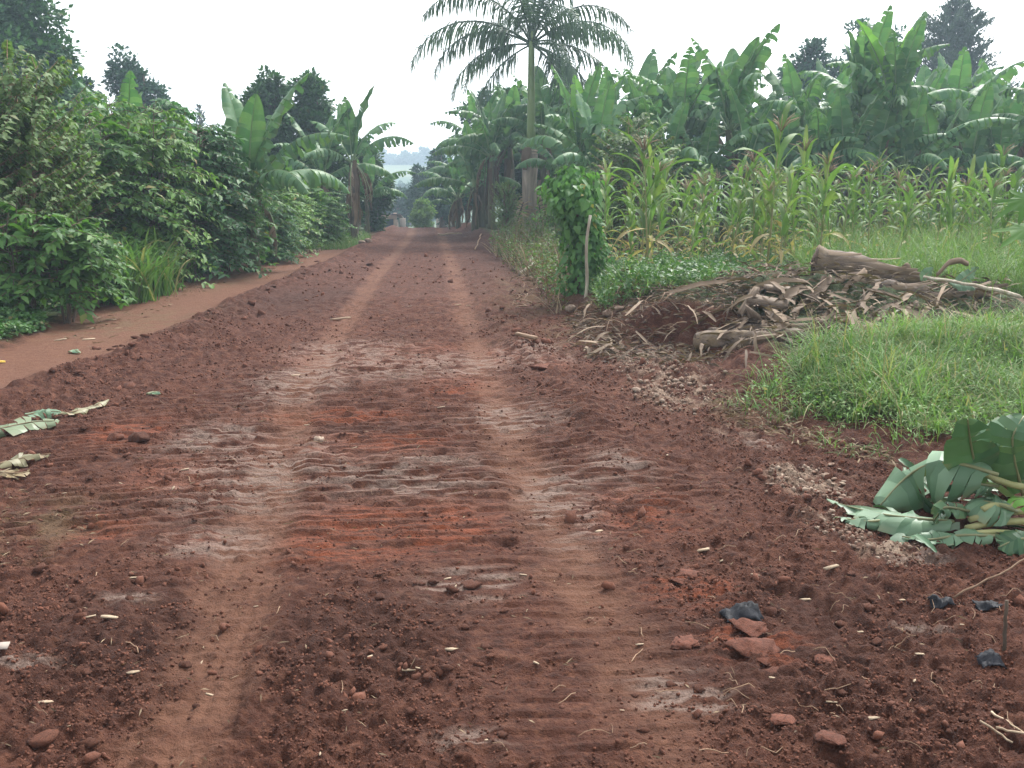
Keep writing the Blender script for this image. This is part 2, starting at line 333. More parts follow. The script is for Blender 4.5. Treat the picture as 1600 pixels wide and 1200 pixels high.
def earthmat():
    m, n, l = newmat('red_earth'); a = attr(n, l, 'Col'); b2 = attr(n, l, 'Col2'); b3 = attr(n, l, 'Col3')
    tc = n.new('ShaderNodeTexCoord'); vec = tc.outputs['Object']
    mp = n.new('ShaderNodeMapping'); mp.inputs['Scale'].default_value = (1, 6, 1); l.new(vec, mp.inputs[0]); sv = mp.outputs[0]
    nA = noise(n, l, 1.7, 5, .6, vec); nB = noise(n, l, 14, 6, .7, vec); nC = noise(n, l, 70, 4, .7, vec); nS = noise(n, l, 5, 7, .75, sv)
    col = mixc(n, l, ramp(n, l, nA, .35, .65), (.074, .0272, .0168), (.100, .0388, .0245))
    col = mixc(n, l, ramp(n, l, nB, .46, .70), col, (.155, .066, .0405))
    col = mixc(n, l, math_(n, l, 'MULTIPLY', ramp(n, l, nB, .5, .3), .55), col, (.034, .0155, .0115))
    col = mixc(n, l, math_(n, l, 'MULTIPLY', b2[0], .55), col, (.044, .020, .0145))                              # moist
    col = mixc(n, l, math_(n, l, 'MULTIPLY', a[2], math_(n, l, 'MULTIPLY', ramp(n, l, nS, .36, .6), .8)), col, (.245, .070, .033))  # red subsoil
    col = mixc(n, l, math_(n, l, 'MULTIPLY', a[0], .75), col, mixc(n, l, nB, (.145, .064, .039), (.23, .118, .073)))   # compacted
    col = mixc(n, l, math_(n, l, 'MULTIPLY', a[1], math_(n, l, 'MULTIPLY', ramp(n, l, nS, .34, .54), .85)), col, mixc(n, l, nB, (.195, .132, .105), (.31, .23, .19)))  # grey clay
    col = mixc(n, l, math_(n, l, 'MULTIPLY', b2[1], ramp(n, l, nB, .35, .6)), col, (.36, .27, .20))                 # pale rubble
    col = mixc(n, l, math_(n, l, 'MULTIPLY', b2[2], .6), col, mixc(n, l, nB, (.10, .065, .035), (.19, .135, .075)))  # litter
    col = mixc(n, l, b3[0], col, mixc(n, l, ramp(n, l, nB, .35, .65), (.03, .05, .02), (.075, .10, .04)))            # overgrown ground
    col = mixc(n, l, b3[1], col, mixc(n, l, ramp(n, l, noise(n, l, .03, 3, .6, vec), .40, .55), (.045, .09, .035), (.12, .15, .06)))  # far fields
    fl = ramp(n, l, nC, .64, .76); col = mixc(n, l, math_(n, l, 'MULTIPLY', fl, .4), col, (.22, .125, .085)); fd = ramp(n, l, noise(n, l, 45, 5, .75, vec), .5, .36); col = mixc(n, l, math_(n, l, 'MULTIPLY', fd, math_(n, l, 'SUBTRACT', .6, math_(n, l, 'MULTIPLY', a[0], .45))), col, (.034, .015, .011))
    b = n.new('ShaderNodeBsdfPrincipled'); l.new(col, b.inputs['Base Color']); b.inputs['Roughness'].default_value = .92; b.inputs['Specular IOR Level'].default_value = .18
    bp = n.new('ShaderNodeBump'); bp.inputs['Strength'].default_value = 1.0; bp.inputs['Distance'].default_value = .034
    hh = math_(n, l, 'ADD', noise(n, l, 34, 6, .72, vec), math_(n, l, 'MULTIPLY', nC, .5)); l.new(hh, bp.inputs['Height']); l.new(bp.outputs[0], b.inputs['Normal'])
    o = n.new('ShaderNodeOutputMaterial'); l.new(b.outputs[0], o.inputs[0]); return m

M = {}
M['earth'] = earthmat()
M['clod'] = solidmat('earth_clod', (.056, .0232, .0155), (.108, .045, .029), 9, .95, .7, c3=(.13, .05, .03))
M['redclod'] = solidmat('red_clod', (.085, .035, .0235), (.14, .052, .033), 4, .95, .5)
M['stone'] = solidmat('pale_stone', (.2, .14, .10), (.42, .33, .255), 3, .9, .4, c3=(.12, .06, .04))
M['banana'] = leafmat('banana_leaf', (.058, .148, .066), (.125, .232, .10), (.17, .115, .06), .48, .26, .26)
M['bananayoung'] = leafmat('banana_leaf_young', (.12, .27, .055), (.17, .33, .085), (.2, .14, .06), .5, .35, .15)
M['bananarib'] = leafmat('banana_rib', (.15, .23, .10), (.19, .27, .13), (.2, .13, .07), .5, .1)
M['bananastem'] = solidmat('banana_stem', (.05, .042, .032), (.14, .118, .08), 5, .8, .4, c3=(.11, .13, .06), stretch=(3, 3, .5))
M['drysheath'] = leafmat('dry_sheath', (.105, .07, .047), (.25, .185, .13), (.05, .034, .026), .8, .12, .2)
M['coffee'] = leafmat('coffee_leaf', (.052, .132, .04), (.13, .25, .06), (.22, .17, .05), .48, .36, .16)
M['olive'] = leafmat('olive_leaf', (.075, .145, .045), (.145, .22, .07), (.17, .13, .06), .6, .36, .3)
M['tree'] = leafmat('tree_leaf', (.028, .082, .036), (.066, .15, .052), (.12, .1, .04), .55, .24, .18)
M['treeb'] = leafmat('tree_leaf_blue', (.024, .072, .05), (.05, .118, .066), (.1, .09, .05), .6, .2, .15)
M['conifer'] = leafmat('conifer_needle', (.034, .062, .042), (.06, .095, .055), (.1, .09, .05), .6, .15, .3)
M['palm'] = leafmat('palm_leaflet', (.046, .09, .054), (.088, .145, .08), (.26, .19, .11), .45, .22, .25)
M['palmtrunk'] = solidmat('palm_trunk', (.24, .20, .155), (.37, .31, .245), 3, .85, .35, c3=(.12, .1, .08), stretch=(4, 4, .6))
M['crownshaft'] = solidmat('crownshaft', (.14, .21, .07), (.21, .29, .11), 2, .45, .1, stretch=(3, 3, .4))
M['scar'] = solidmat('ring_scar', (.42, .33, .24), (.5, .4, .3), 6, .8, .2)
M['maize'] = leafmat('maize_leaf', (.08, .17, .048), (.20, .26, .085), (.38, .29, .15), .55, .36, .15)
M['stalk'] = leafmat('maize_stalk', (.16, .2, .07), (.24, .25, .1), (.30, .22, .11), .6, .05)
M['tassel'] = leafmat('maize_tassel', (.30, .19, .14), (.38, .27, .18), (.3, .2, .12), .8, .2)
M['grass'] = leafmat('grass_blade', (.075, .17, .045), (.16, .265, .085), (.30, .25, .14), .6, .32, .15)
M['weed'] = leafmat('weed_leaf', (.09, .19, .045), (.165, .27, .08), (.3, .24, .12), .55, .35, .3)
M['herb'] = leafmat('herb_leaf', (.05, .13, .04), (.10, .20, .06), (.2, .16, .07), .5, .3, .4)
M['vine'] = leafmat('vine_leaf', (.05, .135, .04), (.11, .23, .065), (.3, .25, .05), .5, .34, .2)
M['cutleaf'] = leafmat('cut_leaf', (.066, .135, .07), (.145, .228, .138), (.2, .15, .08), .45, .12, .35)
M['cutleafdark'] = leafmat('cut_leaf_dark', (.042, .10, .046), (.085, .155, .072), (.2, .15, .08), .45, .08, .3)
M['petiole'] = solidmat('petiole', (.22, .23, .09), (.33, .31, .15), 4, .5, .15, stretch=(1, 1, 1))
M['bark'] = solidmat('bark', (.07, .052, .038), (.15, .115, .085), 5, .9, .5, stretch=(3, 3, .6))
M['palebark'] = solidmat('pale_bark', (.40, .35, .27), (.58, .53, .43), 7, .8, .3, c3=(.2, .15, .1), stretch=(3, 3, .8))
M['twig'] = solidmat('twig', (.16, .10, .065), (.30, .2, .13), 9, .85, .3)
M['log'] = solidmat('cut_stem', (.055, .04, .034), (.21, .16, .13), 6, .75, .8, c3=(.2, .145, .08), stretch=(.5, 3, 3))
M['darkend'] = solidmat('cut_end', (.04, .028, .02), (.10, .07, .05), 12, .95, .8)
M['wood'] = solidmat('splintered_wood', (.36, .27, .18), (.52, .42, .30), 5, .8, .4, c3=(.2, .13, .08), stretch=(1, 6, 6))
M['straw'] = leafmat('straw', (.15, .10, .06), (.29, .215, .14), (.08, .055, .035), .85, .1, .2)
M['plastic'] = solidmat('black_plastic', (.010, .011, .014), (.024, .025, .031), 6, .6, .35, spec=.15)
M['wall'] = solidmat('plaster', (.27, .19, .14), (.35, .26, .2), 2, .9, .15)
M['whitewall'] = solidmat('white_plaster', (.33, .28, .24), (.40, .35, .3), 2, .9, .1)
M['iron'] = solidmat('roof_sheet', (.07, .06, .058), (.12, .10, .095), 2, .6, .1)
M['void'] = solidmat('blue_door', (.035, .05, .10), (.05, .07, .13), 2, .6, .1)
M['yellow'] = solidmat('yellow_peel', (.6, .42, .06), (.7, .5, .1), 6, .6, .2)

# ------------------------------------------------------------------ ground sheet, split into road, footpath and land
def build_ground():
    ds = [-8, -5, -3, -1.5, -.5, .3, .9, 1.4]
    d = 1.7
    while d < 46: ds.append(d); d *= (1.0032 if d < 14 else 1.006)
    while d < 470: ds.append(d); d *= 1.045
    ds = np.array(ds); NC = 560
    wv = 1.3 + .70 * np.maximum(ds, 0)
    ext = (np.arange(1, 26) / 25.0) ** 3
    u = np.linspace(-1, 1, NC)
    rows = [np.concatenate([-(ww + (330 - ww) * ext[::-1]), u * ww, ww + (330 - ww) * ext]) for ww in wv]
    cc = np.array(rows); dd = np.repeat(ds[:, None], cc.shape[1], 1)
    X = cc * RT[0] + dd * FW[0]; Y = cc * RT[1] + dd * FW[1]
    x = X.ravel(); y = Y.ravel()
    h, tan, clay, red, dark, pale, lit, green, road, path = soil(x, y)
    z = relief(x, y) + h
    nr, nc = X.shape
    GRID['d'] = ds; GRID['z'] = z.reshape(nr, nc)[:, 25:25 + NC]
    idx = np.arange(nr * nc).reshape(nr, nc)
    q = np.stack([idx[:-1, :-1], idx[:-1, 1:], idx[1:, 1:], idx[1:, :-1]], -1).reshape(-1, 4)
    far = sstep(60, 110, np.hypot(x, y))
    V = np.stack([x, y, z], -1)
    cr = road[q].mean(1); cp = path[q].mean(1); yq = y[q].mean(1); bq = side(BANK, x, y)[q].mean(1)
    inr = (cr > .5) & (yq < 58) & (yq > -8); inp = (~inr) & (cp > .5) & (yq < 45)
    def part(name, sel):
        qq = q[sel]; us, inv = np.unique(qq, return_inverse=True); inv = inv.reshape(-1, 4)
        m = MB(); m.add(V[us], quad=inv, col=np.stack([tan, clay, red], -1)[us])
        o = obj(name, m, M['earth']); me = o.data
        for nm, arr in (('Col2', np.stack([dark, pale, lit, np.ones_like(x)], -1)), ('Col3', np.stack([green * (1 - far), far, far * 0, np.ones_like(x)], -1))):
            a = me.attributes.new(nm, 'FLOAT_COLOR', 'POINT'); a.data.foreach_set('color', arr[us].astype(np.float32).ravel())
        o['kind'] = 'structure'; return o
    o1 = part('dirt_road', inr); o2 = part('footpath', inp); o3 = part('ground', ~(inr | inp))
    o1['label'] = 'freshly graded red dirt road with track ribs and wheel marks'; o2['label'] = 'smooth trodden earth footpath beside the coffee shrubs'; o3['label'] = 'earth banks, field and distant hillside'
build_ground()

# ------------------------------------------------------------------ plants: banana
def lamina(mb, rib, ups, W, tp, tear, rise, droop, seed, strips=16, grav=.25, fwd=.35, dryness=0., base=.5, edge=.3, pinch=.45):
    r = np.random.default_rng(seed); n = len(rib); s = np.linspace(0, 1, n)
    tn = np.gradient(rib, axis=0); tn /= np.linalg.norm(tn, axis=1, keepdims=True)
    L = np.linalg.norm(np.diff(rib, axis=0), axis=1).sum()
    def at(a, t): return np.stack([np.interp(t, s, a[:, k]) for k in range(3)], -1)
    us = np.linspace(0, 1, strips + 1)
    us[1:-1] += r.uniform(-.3, .3, strips - 1) / strips
    for sg in (-1, 1):
        bd = droop + r.normal(0, .12, strips + 1)
        for k in range(strips):
            torn = r.random() < tear; off = r.normal(0, .35) if torn else 0; sh = r.uniform(1 - pinch * .5, 1.0) if torn else 1
            pts = []
            for e, uu in ((0, us[k]), (1, us[k + 1])):
                ue = uu
                for j, cc in enumerate((0, .35, .7, 1.0)):
                    um = us[k] * .5 + us[k + 1] * .5
                    uj = ue + (um - ue) * (cc * pinch if torn else 0)
                    wd = W * max(0.02, math.sin(math.pi * min(1, max(0, uj * .96 + .03)) ** .78)) ** .62 * (sh if cc == 1 else 1)
                    t = tp + (1 - tp) * np.clip(uj, 0, 1); t0 = np.clip(t, 0, 1)
                    p = at(rib, t0); T = at(tn, t0); U = at(ups, t0); S = np.cross(T, U); S /= np.linalg.norm(S) + 1e-9; U2 = np.cross(S, T)
                    ang = rise - (bd[k + e] + off) * cc
                    q = p + sg * S * math.cos(ang) * wd * cc + U2 * math.sin(ang) * wd * cc + T * fwd * wd * cc
                    q = q - np.array([0, 0, 1]) * grav * wd * cc * cc * (1 + abs(off))
                    pts.append(q)
            b = base + r.normal(0, .05); dr = np.clip(dryness + (r.random() < .06) * .4 * dryness, 0, 1)
            cr = r.random()
            col = [(cr, np.clip(dr + edge * (c == 3) * (r.random() < .3), 0, 1), b) for _ in (0, 1) for c in range(4)]
            mb.add(pts, quad=[(0, 1, 5, 4), (1, 2, 6, 5), (2, 3, 7, 6)] if sg > 0 else [(0, 4, 5, 1), (1, 5, 6, 2), (2, 6, 7, 3)], col=col)
def ribcurve(e0, bend, L, n=17, pw=1.5, sway=0.):
    t = np.linspace(0, 1, n); a = np.radians(e0 - bend * t ** pw); ds = L / (n - 1)
    x = np.concatenate([[0], np.cumsum(np.cos(a[:-1]) * ds)]); z = np.concatenate([[0], np.cumsum(np.sin(a[:-1]) * ds)])
    y = sway * t ** 2 * L
    up = np.stack([-np.sin(a), 0 * a, np.cos(a)], -1)
    return np.stack([x, y, z], -1), up
BL = []
def leafvariant(e0, bend, L, W, tear, rise, droop, seed, mat='banana', dry=0., strips=16, grav=.2, pw=1.5, sway=0., tp=.14):
    rib, up = ribcurve(e0, bend, L, pw=pw, sway=sway)
    m = MB(); lamina(m, rib, up, W, tp, tear, rise, droop, seed, strips, grav, dryness=dry)
    me = m.mesh('leaf'); me.materials.append(M[mat])
    m2 = MB(); rr = np.interp(np.linspace(0, 1, len(rib)), [0, .15, .6, 1], [.035, .026, .014, .004])
    tube(m2, rib - up * rr[:, None] * .6, rr, 5, (.5, dry, .5)); me2 = m2.mesh('midrib'); me2.materials.append(M['bananarib'])
    BL.append((me, me2)); return len(BL) - 1
UP = [leafvariant(82, 25, 2.3, .30, .25, .5, .5, 1), leafvariant(76, 38, 2.4, .32, .45, .45, .7, 2), leafvariant(80, 20, 2.2, .33, .12, .7, .5, 3, sway=.1)]
MID = [leafvariant(66, 75, 2.5, .32, .7, .3, .9, 4), leafvariant(60, 90, 2.4, .30, .85, .25, 1.0, 5, sway=.12), leafvariant(62, 60, 2.5, .33, .6, .35, .8, 6, sway=-.1), leafvariant(55, 80, 2.6, .31, .75, .3, .9, 14)]
LOW = [leafvariant(42, 80, 2.4, .31, .85, .15, 1.0, 7), leafvariant(36, 95, 2.3, .3, .9, .1, 1.1, 8, sway=.1), leafvariant(28, 70, 2.2, .3, .8, .1, 1.0, 9, dry=.06), leafvariant(46, 100, 2.4, .32, .8, .2, 1.0, 15, sway=-.12)]
DEAD = [leafvariant(10, 115, 1.9, .17, .95, -.3, 1.2, 10, 'drysheath', 0.15, 10, .5, pw=.5), leafvariant(-10, 85, 1.7, .14, .95, -.4, 1.2, 11, 'drysheath', .3, 10, .5, pw=.45)]
YOUNG = [leafvariant(86, 12, 2.0, .26, .03, .9, .4, 12, 'bananayoung'), leafvariant(70, 25, 2.0, .24, .05, .8, .4, 13, 'bananayoung')]
def stemmesh(seed, h, r0, drynes):
    r = np.random.default_rng(seed); m = MB(); n = 9
    pts = [(.04 * math.sin(i * .7 + seed) * i / n, .04 * math.cos(i * .9 + seed) * i / n, -.1 + (h + .1) * i / (n - 1)) for i in range(n)]
    tube(m, pts, [r0 * (1.15 - .55 * i / (n - 1)) * (1 + .05 * r.normal()) for i in range(n)], 9, (1 - drynes, .5, .5), rough=.06)
    return m
def sheathmesh(seed, h, r0, k=9):
    r = np.random.default_rng(seed + 50); m = MB()
    for i in range(k):
        a = r.uniform(0, 6.28); z1 = r.uniform(.45, 1.02) * h; ln = r.uniform(.4, .85) * z1; n = 5
        o = np.array([math.cos(a), math.sin(a), 0]); s = np.array([-o[1], o[0], 0]); v = []; wv = r.uniform(.04, .09)
        for j in range(n):
            t = j / (n - 1); ro = r0 * 1.0 + .02 + .12 * math.sin(t * 2.5) * r.uniform(.4, 1.2)
            c = o * ro + np.array([0, 0, z1 - ln * t]) + s * r.normal(0, .03)
            ww = wv * (1 - .5 * t); v += [c - s * ww, c + o * .015, c + s * ww]
        q = [(j * 3 + a_, j * 3 + a_ + 1, j * 3 + a_ + 4, j * 3 + a_ + 3) for j in range(n - 1) for a_ in (0, 1)]
        m.add(v, quad=q, col=(r.random(), r.uniform(0, .6), .5))
    return m
STEMC = {}
def banana(px, d, crown_py, label, seed, leaves=None, scale=1.0, dry=.5, young=False, group=None, dead=2, nl=9, lean=0, upn=3, sheath=9):
    r = random.Random(seed); x, y = XY(px, d); z0 = gz(x, y)
    h = P(px, crown_py, d)[2] - z0; h = max(h, .5) / scale
    t = thing('banana_plant', label, 'banana plant', (x, y, z0), r.uniform(0, 6.28), group, scale)
    key = (round(h * 3) / 3, dry > .5)
    r0 = .085 + .022 * min(h, 3.2)
    if key not in STEMC: STEMC[key] = (stemmesh(seed, key[0], r0, dry).mesh('trunk'), sheathmesh(seed, key[0], r0, sheath).mesh('dry_sheath'))
    hs_ = key[0]
    s = obj('trunk', STEMC[key][0], M['bananastem'], t)
    if dry > .3: obj('dry_sheath', STEMC[key][1], M['drysheath'], t)
    ls = []
    a0 = r.uniform(0, 6.28)
    for i in range(nl):
        kind = UP if i < upn else (MID if i < upn + (nl - upn) // 2 else LOW)
        ls.append((r.choice(kind), a0 + i * 2.4 + r.uniform(-.3, .3), r.uniform(.8, 1.12)))
    if young: ls.append((YOUNG[0], a0 + 1, r.uniform(.9, 1.1)))
    if leaves: ls += leaves
    for i in range(dead): ls.append((r.choice(DEAD), r.uniform(0, 6.28), r.uniform(.7, 1.0)))
    for k, az, sc_ in ls:
        o = obj('leaf', BL[k][0], None, t); o.location = (0, 0, hs_ - .06); o.rotation_euler = (0, 0, az); o.scale = (sc_ * 1.12,) * 3
        obj('midrib', BL[k][1], None, o)
    return t
GB = 'banana plants in the grove behind the maize'
LBG = 'tall banana plant with ragged arching leaves in the grove behind the maize'
GB2 = 'banana plants along the road by the palm'
LB2 = 'banana plant with dark drooping leaves lining the road beyond the palm'
banana(208, 21, 250, 'young banana plant whose broad upright leaf stands above the coffee shrubs', 3, young=True, nl=4, dead=0, dry=.2, scale=.85)
banana(390, 19.5, 292, 'banana plant with long arching leaves rising between coffee shrubs and tall twin trees', 11, nl=11, dead=1, dry=.3, upn=4)
banana(505, 31, 272, 'dry-stemmed banana plant under the dark twin-topped trees', 12, nl=7, dead=4, dry=1, sheath=14)
banana(552, 31, 246, 'banana plant with bare dry-sheathed stem and leaves reaching over the road', 13, nl=8, dead=4, dry=1, upn=3, sheath=14)
banana(572, 36, 308, 'small banana plant beside the road before the little house', 14, nl=9, dead=0, dry=.2, scale=.8)
for px, d, cy, sd in [(742, 35, 288, 21), (768, 33.5, 245, 22), (716, 41, 305, 23), (795, 38, 215, 24), (762, 39, 268, 25), (730, 45, 290, 26), (798, 34.5, 222, 27), (752, 36.5, 235, 29)]:
    banana(px, d, cy, LB2, sd, group=GB2, nl=10, dead=2)
banana(708, 47, 318, 'small pale banana plant nearest the far dip of the road', 28, nl=8, dead=1, scale=.7)
banana(902, 26, 238, 'banana plant with one bright yellow-green upright leaf beside the palm', 31, young=True, nl=9, dead=4, leaves=[(YOUNG[1], -.3, 1.1)])
banana(948, 28, 215, 'banana plant with brown hanging leaves right of the palm crown', 32, nl=9, dead=5, upn=3)
for px, d, cy, sd in [(848, 33.5, 205, 53), (878, 34, 195, 33), (1000, 30, 195, 34), (1062, 27, 205, 35), (1100, 31, 202, 36), (1190, 28, 228, 38), (1242, 27, 228, 39), (1290, 31, 212, 40), (1432, 31, 205, 43), (1480, 27, 205, 44), (1535, 31, 225, 45), (1575, 27, 240, 46), (1640, 29, 215, 47), (1010, 27, 255, 50), (1150, 30, 240, 51), (1420, 27, 240, 52)]:
    banana(px, d, cy, LBG, sd, group=GB, nl=9 + sd % 3, dead=1 + sd % 3)
for px, d, cy, sd in [(985, 25, 285, 61), (1045, 24.5, 275, 62), (1098, 25, 285, 63), (1165, 24.5, 270, 64), (1225, 25, 280, 65), (1275, 24.5, 255, 66), (1315, 24, 275, 67), (1365, 24.5, 280, 68), (1412, 24, 265, 69), (1455, 24.5, 285, 70), (1512, 24.5, 265, 71), (1555, 25, 280, 72), (1605, 24.5, 270, 73), (930, 24.5, 280, 74), (880, 29, 270, 75)]:
    banana(px, d, cy, 'short young banana plant filling in under the taller grove', sd, group='short bananas under the grove', nl=8, dead=0, dry=.2, scale=.85 + .02 * (sd % 6))
banana(1136, 26, 212, 'banana plant with one tall straight leaf standing clear against the sky', 37, nl=9, dead=2, leaves=[(UP[1], 1.0, 1.15)], upn=4)
banana(1338, 25.5, 178, 'tallest banana plant of the grove with a fan of upright leaves', 41, nl=10, dead=2, upn=6, scale=1.04)
banana(1388, 24.5, 180, 'banana plant with a bright pale-green half-open leaf beside the tallest one', 42, nl=9, dead=2, upn=4, young=True, leaves=[(YOUNG[1], -.8, 1.2)])
banana(1625, 24, 190, 'banana plant at the field edge with a dark torn leaf pointing at the sky', 48, nl=9, dead=1, upn=4)

# ------------------------------------------------------------------ trees
def crownmesh(blobs, nleaf, size, seed, tmpl=LEAF2, up=.5, clump=.16, shell=.75, spread=1.0):
    r = np.random.default_rng(seed); m = MB(); B = np.array(blobs, float)      # cx cy cz rx ry rz
    vol = (B[:, 3] * B[:, 4] * B[:, 5]) ** .7; vol /= vol.sum()
    npc = 34; nc = max(4, int(nleaf * 1.45) // npc)
    bi = r.choice(len(B), nc, p=vol); u = r.normal(size=(nc, 3)); u /= np.linalg.norm(u, axis=1, keepdims=True)
    rad = shell + (1.08 - shell) * r.random((nc, 1)) ** .6; rad[r.random(nc) < .28] *= .6
    cc = B[bi, :3] + u * B[bi, 3:] * rad
    sz = clump * (B[bi, 3:].mean(1)) ** .5
    L = np.repeat(np.arange(nc), npc); n = len(L)
    off = r.normal(size=(n, 3)) * sz[L][:, None] * np.array([1, 1, .7]) * spread
    pos = cc[L] + off
    ax = u[L] * .6 + off / (np.linalg.norm(off, axis=1, keepdims=True) + 1e-6) * .7 + r.normal(size=(n, 3)) * .45 + np.array([0, 0, up * .1])
    nm = r.normal(size=(n, 3)) * .5 + np.array([0, 0, 1.0]) + u[L] * .5
    clb = r.normal(0, .06, nc)
    col = np.stack([r.random(n), (r.random(n) < .02) * .5, .5 + clb[L] + r.normal(0, .05, n)], -1)
    scatter(m, *tmpl, pos, frames(ax, nm), size * 1.2 * r.uniform(.7, 1.3, n), col)
    return m, cc
def tree(px, d, top_py, hw, base_cr, label, seed, mat='tree', nleaf=9000, leaf=.16, blobs=None, name='tree', group=None, cat='tree', tmpl=LEAF2, z0=None, clump=.16, trunk=.16, squash=1.0):
    """hw: half width of the crown in photo pixels; base_cr: row of the crown's lower edge"""
    r = np.random.default_rng(seed); x, y = XY(px, d); zg = gz(x, y) if z0 is None else z0
    top = P(px, top_py, d)[2] - zg; bot = max(P(px, base_cr, d)[2] - zg, .25); W = hw * d / FPX; top = max(top, 1.2); bot = min(bot, top * .45); hc = top - bot
    if blobs is None:
        blobs = []
        nb = 11
        for i in range(nb):
            t = (i + .5) / nb; wz = W * (1.0 - .62 * t ** 1.6) * (.75 if t < .15 else 1)
            a = r.uniform(0, 6.28); rr = r.uniform(.25, .6) * wz
            br = wz * r.uniform(.42, .62)
            zc = bot + hc * t; br_z = min(br * .85, top - zc, .9 * hc * .4 + .1); br_z = max(br_z, .12 * hc)
            blobs.append((rr * math.cos(a), rr * math.sin(a), min(zc, top - br_z), br, br, br_z))
    else:
        blobs = [(bx * W, by * W, bot + bz * hc, rx * W * .86, rx * W * .86, rz * hc * .9) for bx, by, bz, rx, rz in blobs]
    t = thing(name, label, cat, (x, y, zg), 0, group)
    m, cc = crownmesh(blobs, nleaf, leaf, seed, tmpl, clump=clump)
    obj('crown', m, M[mat], t, False)
    m2 = MB(); k = 7; lean = r.normal(0, .04, 2)
    tp = [(lean[0] * i * top / k, lean[1] * i * top / k, -.15 + (top * .85 + .15) * i / (k - 1)) for i in range(k)]
    tube(m2, tp, [trunk * (1.25 - 1.0 * i / (k - 1)) for i in range(k)], 8, (.5, .5, .5), rough=.08)
    obj('trunk', m2, M['bark'], t)
    m3 = MB()
    for c in cc[:: max(1, len(cc) // 26)]:
        f = np.clip((c[2] / top) * .75, .12, .8); p0 = np.array([np.interp(f * .85 * top, [q[2] for q in tp], [q[j] for q in tp]) for j in range(3)])
        mid = (p0 + c) / 2 + np.array([0, 0, .08 * np.linalg.norm(c - p0)])
        tube(m3, [p0, mid, c], [trunk * .35, trunk * .22, .012], 5, (.5, .5, .5), False)
    obj('limbs', m3, M['bark'], t)
    return t
# left side
tree(20, 33, -120, 105, 250, 'tall dark feathery tree towering behind the olive shrub on the path side', 101, 'tree', 27000, .19, clump=.2, blobs=[(-.3, 0, .9, .55, .1), (.25, 0, .8, .55, .1), (-.5, .1, .72, .6, .1), (.45, 0, .62, .5, .1), (-.1, -.3, .6, .7, .12), (.6, 0, .45, .45, .09), (.1, -.2, .45, .8, .12), (-.6, 0, .45, .7, .12), (.75, 0, .3, .4, .08), (.3, 0, .25, .8, .14), (-.4, 0, .2, .9, .15), (.5, 0, .1, .7, .12)])
tree(135, 37, 118, 55, 260, 'low dark tree filling the gap behind the coffee shrubs', 102, 'treeb', 8000, .16)
tree(232, 42, 74, 58, 300, 'dark lopsided tree standing alone above the coffee shrubs', 103, 'treeb', 11000, .17,
     blobs=[(-.35, 0, .9, .3, .10), (-.3, 0, .76, .5, .14), (.1, .1, .66, .5, .12), (.35, 0, .56, .45, .1), (-.25, 0, .52, .45, .12), (.0, 0, .40, .7, .12), (.45, 0, .34, .55, .12), (-.4, 0, .25, .5, .2), (.3, 0, .15, .8, .2)])
tree(425, 33, 112, 50, 330, 'left of two dark twin-topped trees behind the arching banana plant', 104, 'tree', 10000, .16,
     blobs=[(.05, 0, .93, .42, .08), (.1, 0, .82, .55, .09), (-.45, 0, .76, .42, .08), (-.3, 0, .6, .7, .1), (.3, 0, .62, .6, .1), (-.4, 0, .42, .75, .12), (.3, .2, .4, .8, .14), (0, 0, .2, .9, .15)])
tree(492, 33.5, 119, 47, 330, 'right of two dark twin-topped trees, beside the road bananas', 105, 'tree', 9000, .16,
     blobs=[(-.05, 0, .93, .45, .08), (.15, 0, .82, .55, .1), (-.35, 0, .72, .5, .1), (.15, 0, .62, .75, .12), (-.2, 0, .4, .8, .14), (.5, 0, .36, .6, .14), (0, 0, .18, .9, .15)])
tree(575, 38, 222, 46, 350, 'leafy tree behind the dry-stemmed bananas before the little house', 106, 'tree', 6000, .15)
tree(330, 30, 232, 60, 360, 'bushy green tree between coffee shrubs and banana plant', 116, 'coffee', 6000, .15)
tree(448, 28, 268, 55, 380, 'low bushy tree beneath the twin-topped trees', 117, 'coffee', 6000, .15)
# right side
tree(752, 46, 142, 62, 320, 'dark broad tree behind the roadside banana plants', 107, 'treeb', 10000, .17)
tree(808, 41, 140, 75, 320, 'dense dark tree directly behind the palm trunk', 118, 'tree', 10000, .17)
tree(900, 40, 150, 60, 320, 'leafy dark tree behind the bananas beside the palm', 119, 'tree', 8000, .17)
tree(1248, 43, 66, 55, 280, 'dark gappy tree rising behind the maize field bananas', 108, 'treeb', 10000, .18)
tree(1335, 47, 30, 85, 260, 'large rounded dark tree behind the tallest banana plant', 109, 'treeb', 13000, .19)
tree(1085, 44, 112, 34, 300, 'slim dark tree poking above the bananas right of the palm', 110, 'treeb', 5000, .17)
tree(1568, 40, 152, 40, 280, 'sparse dark tree at the end of the banana grove', 111, 'treeb', 4500, .16)
GT = 'dark low trees closing the back of the banana grove'; LTB = 'low dense dark tree closing the back of the banana grove'
for px, d, ty, hw, sd in [(870, 38, 165, 60, 121), (965, 38, 178, 55, 122), (1165, 37, 190, 60, 123), (1430, 37, 150, 70, 124), (1520, 36, 185, 60, 125), (1620, 36, 190, 60, 126), (1060, 37, 200, 50, 127), (1300, 37, 170, 55, 128)]:
    tree(px, d, ty, hw, 330, LTB, sd, 'tree', 4500, .17, group=GT)
tree(690, 58, 236, 40, 345, 'grey-green tree over the pale wall at the road crest', 112, 'treeb', 5500, .2)
tree(655, 66, 262, 26, 330, 'small thin-trunked tree standing where the road dips', 113, 'treeb', 3500, .18)
tree(622, 80, 296, 34, 350, 'hazy rounded tree behind the little house', 114, 'treeb', 3000, .24)
tree(662, 54, 314, 24, 358, 'pale feathery bush at the road crest below the thin-trunked tree', 115, 'olive', 3000, .16, trunk=.05)
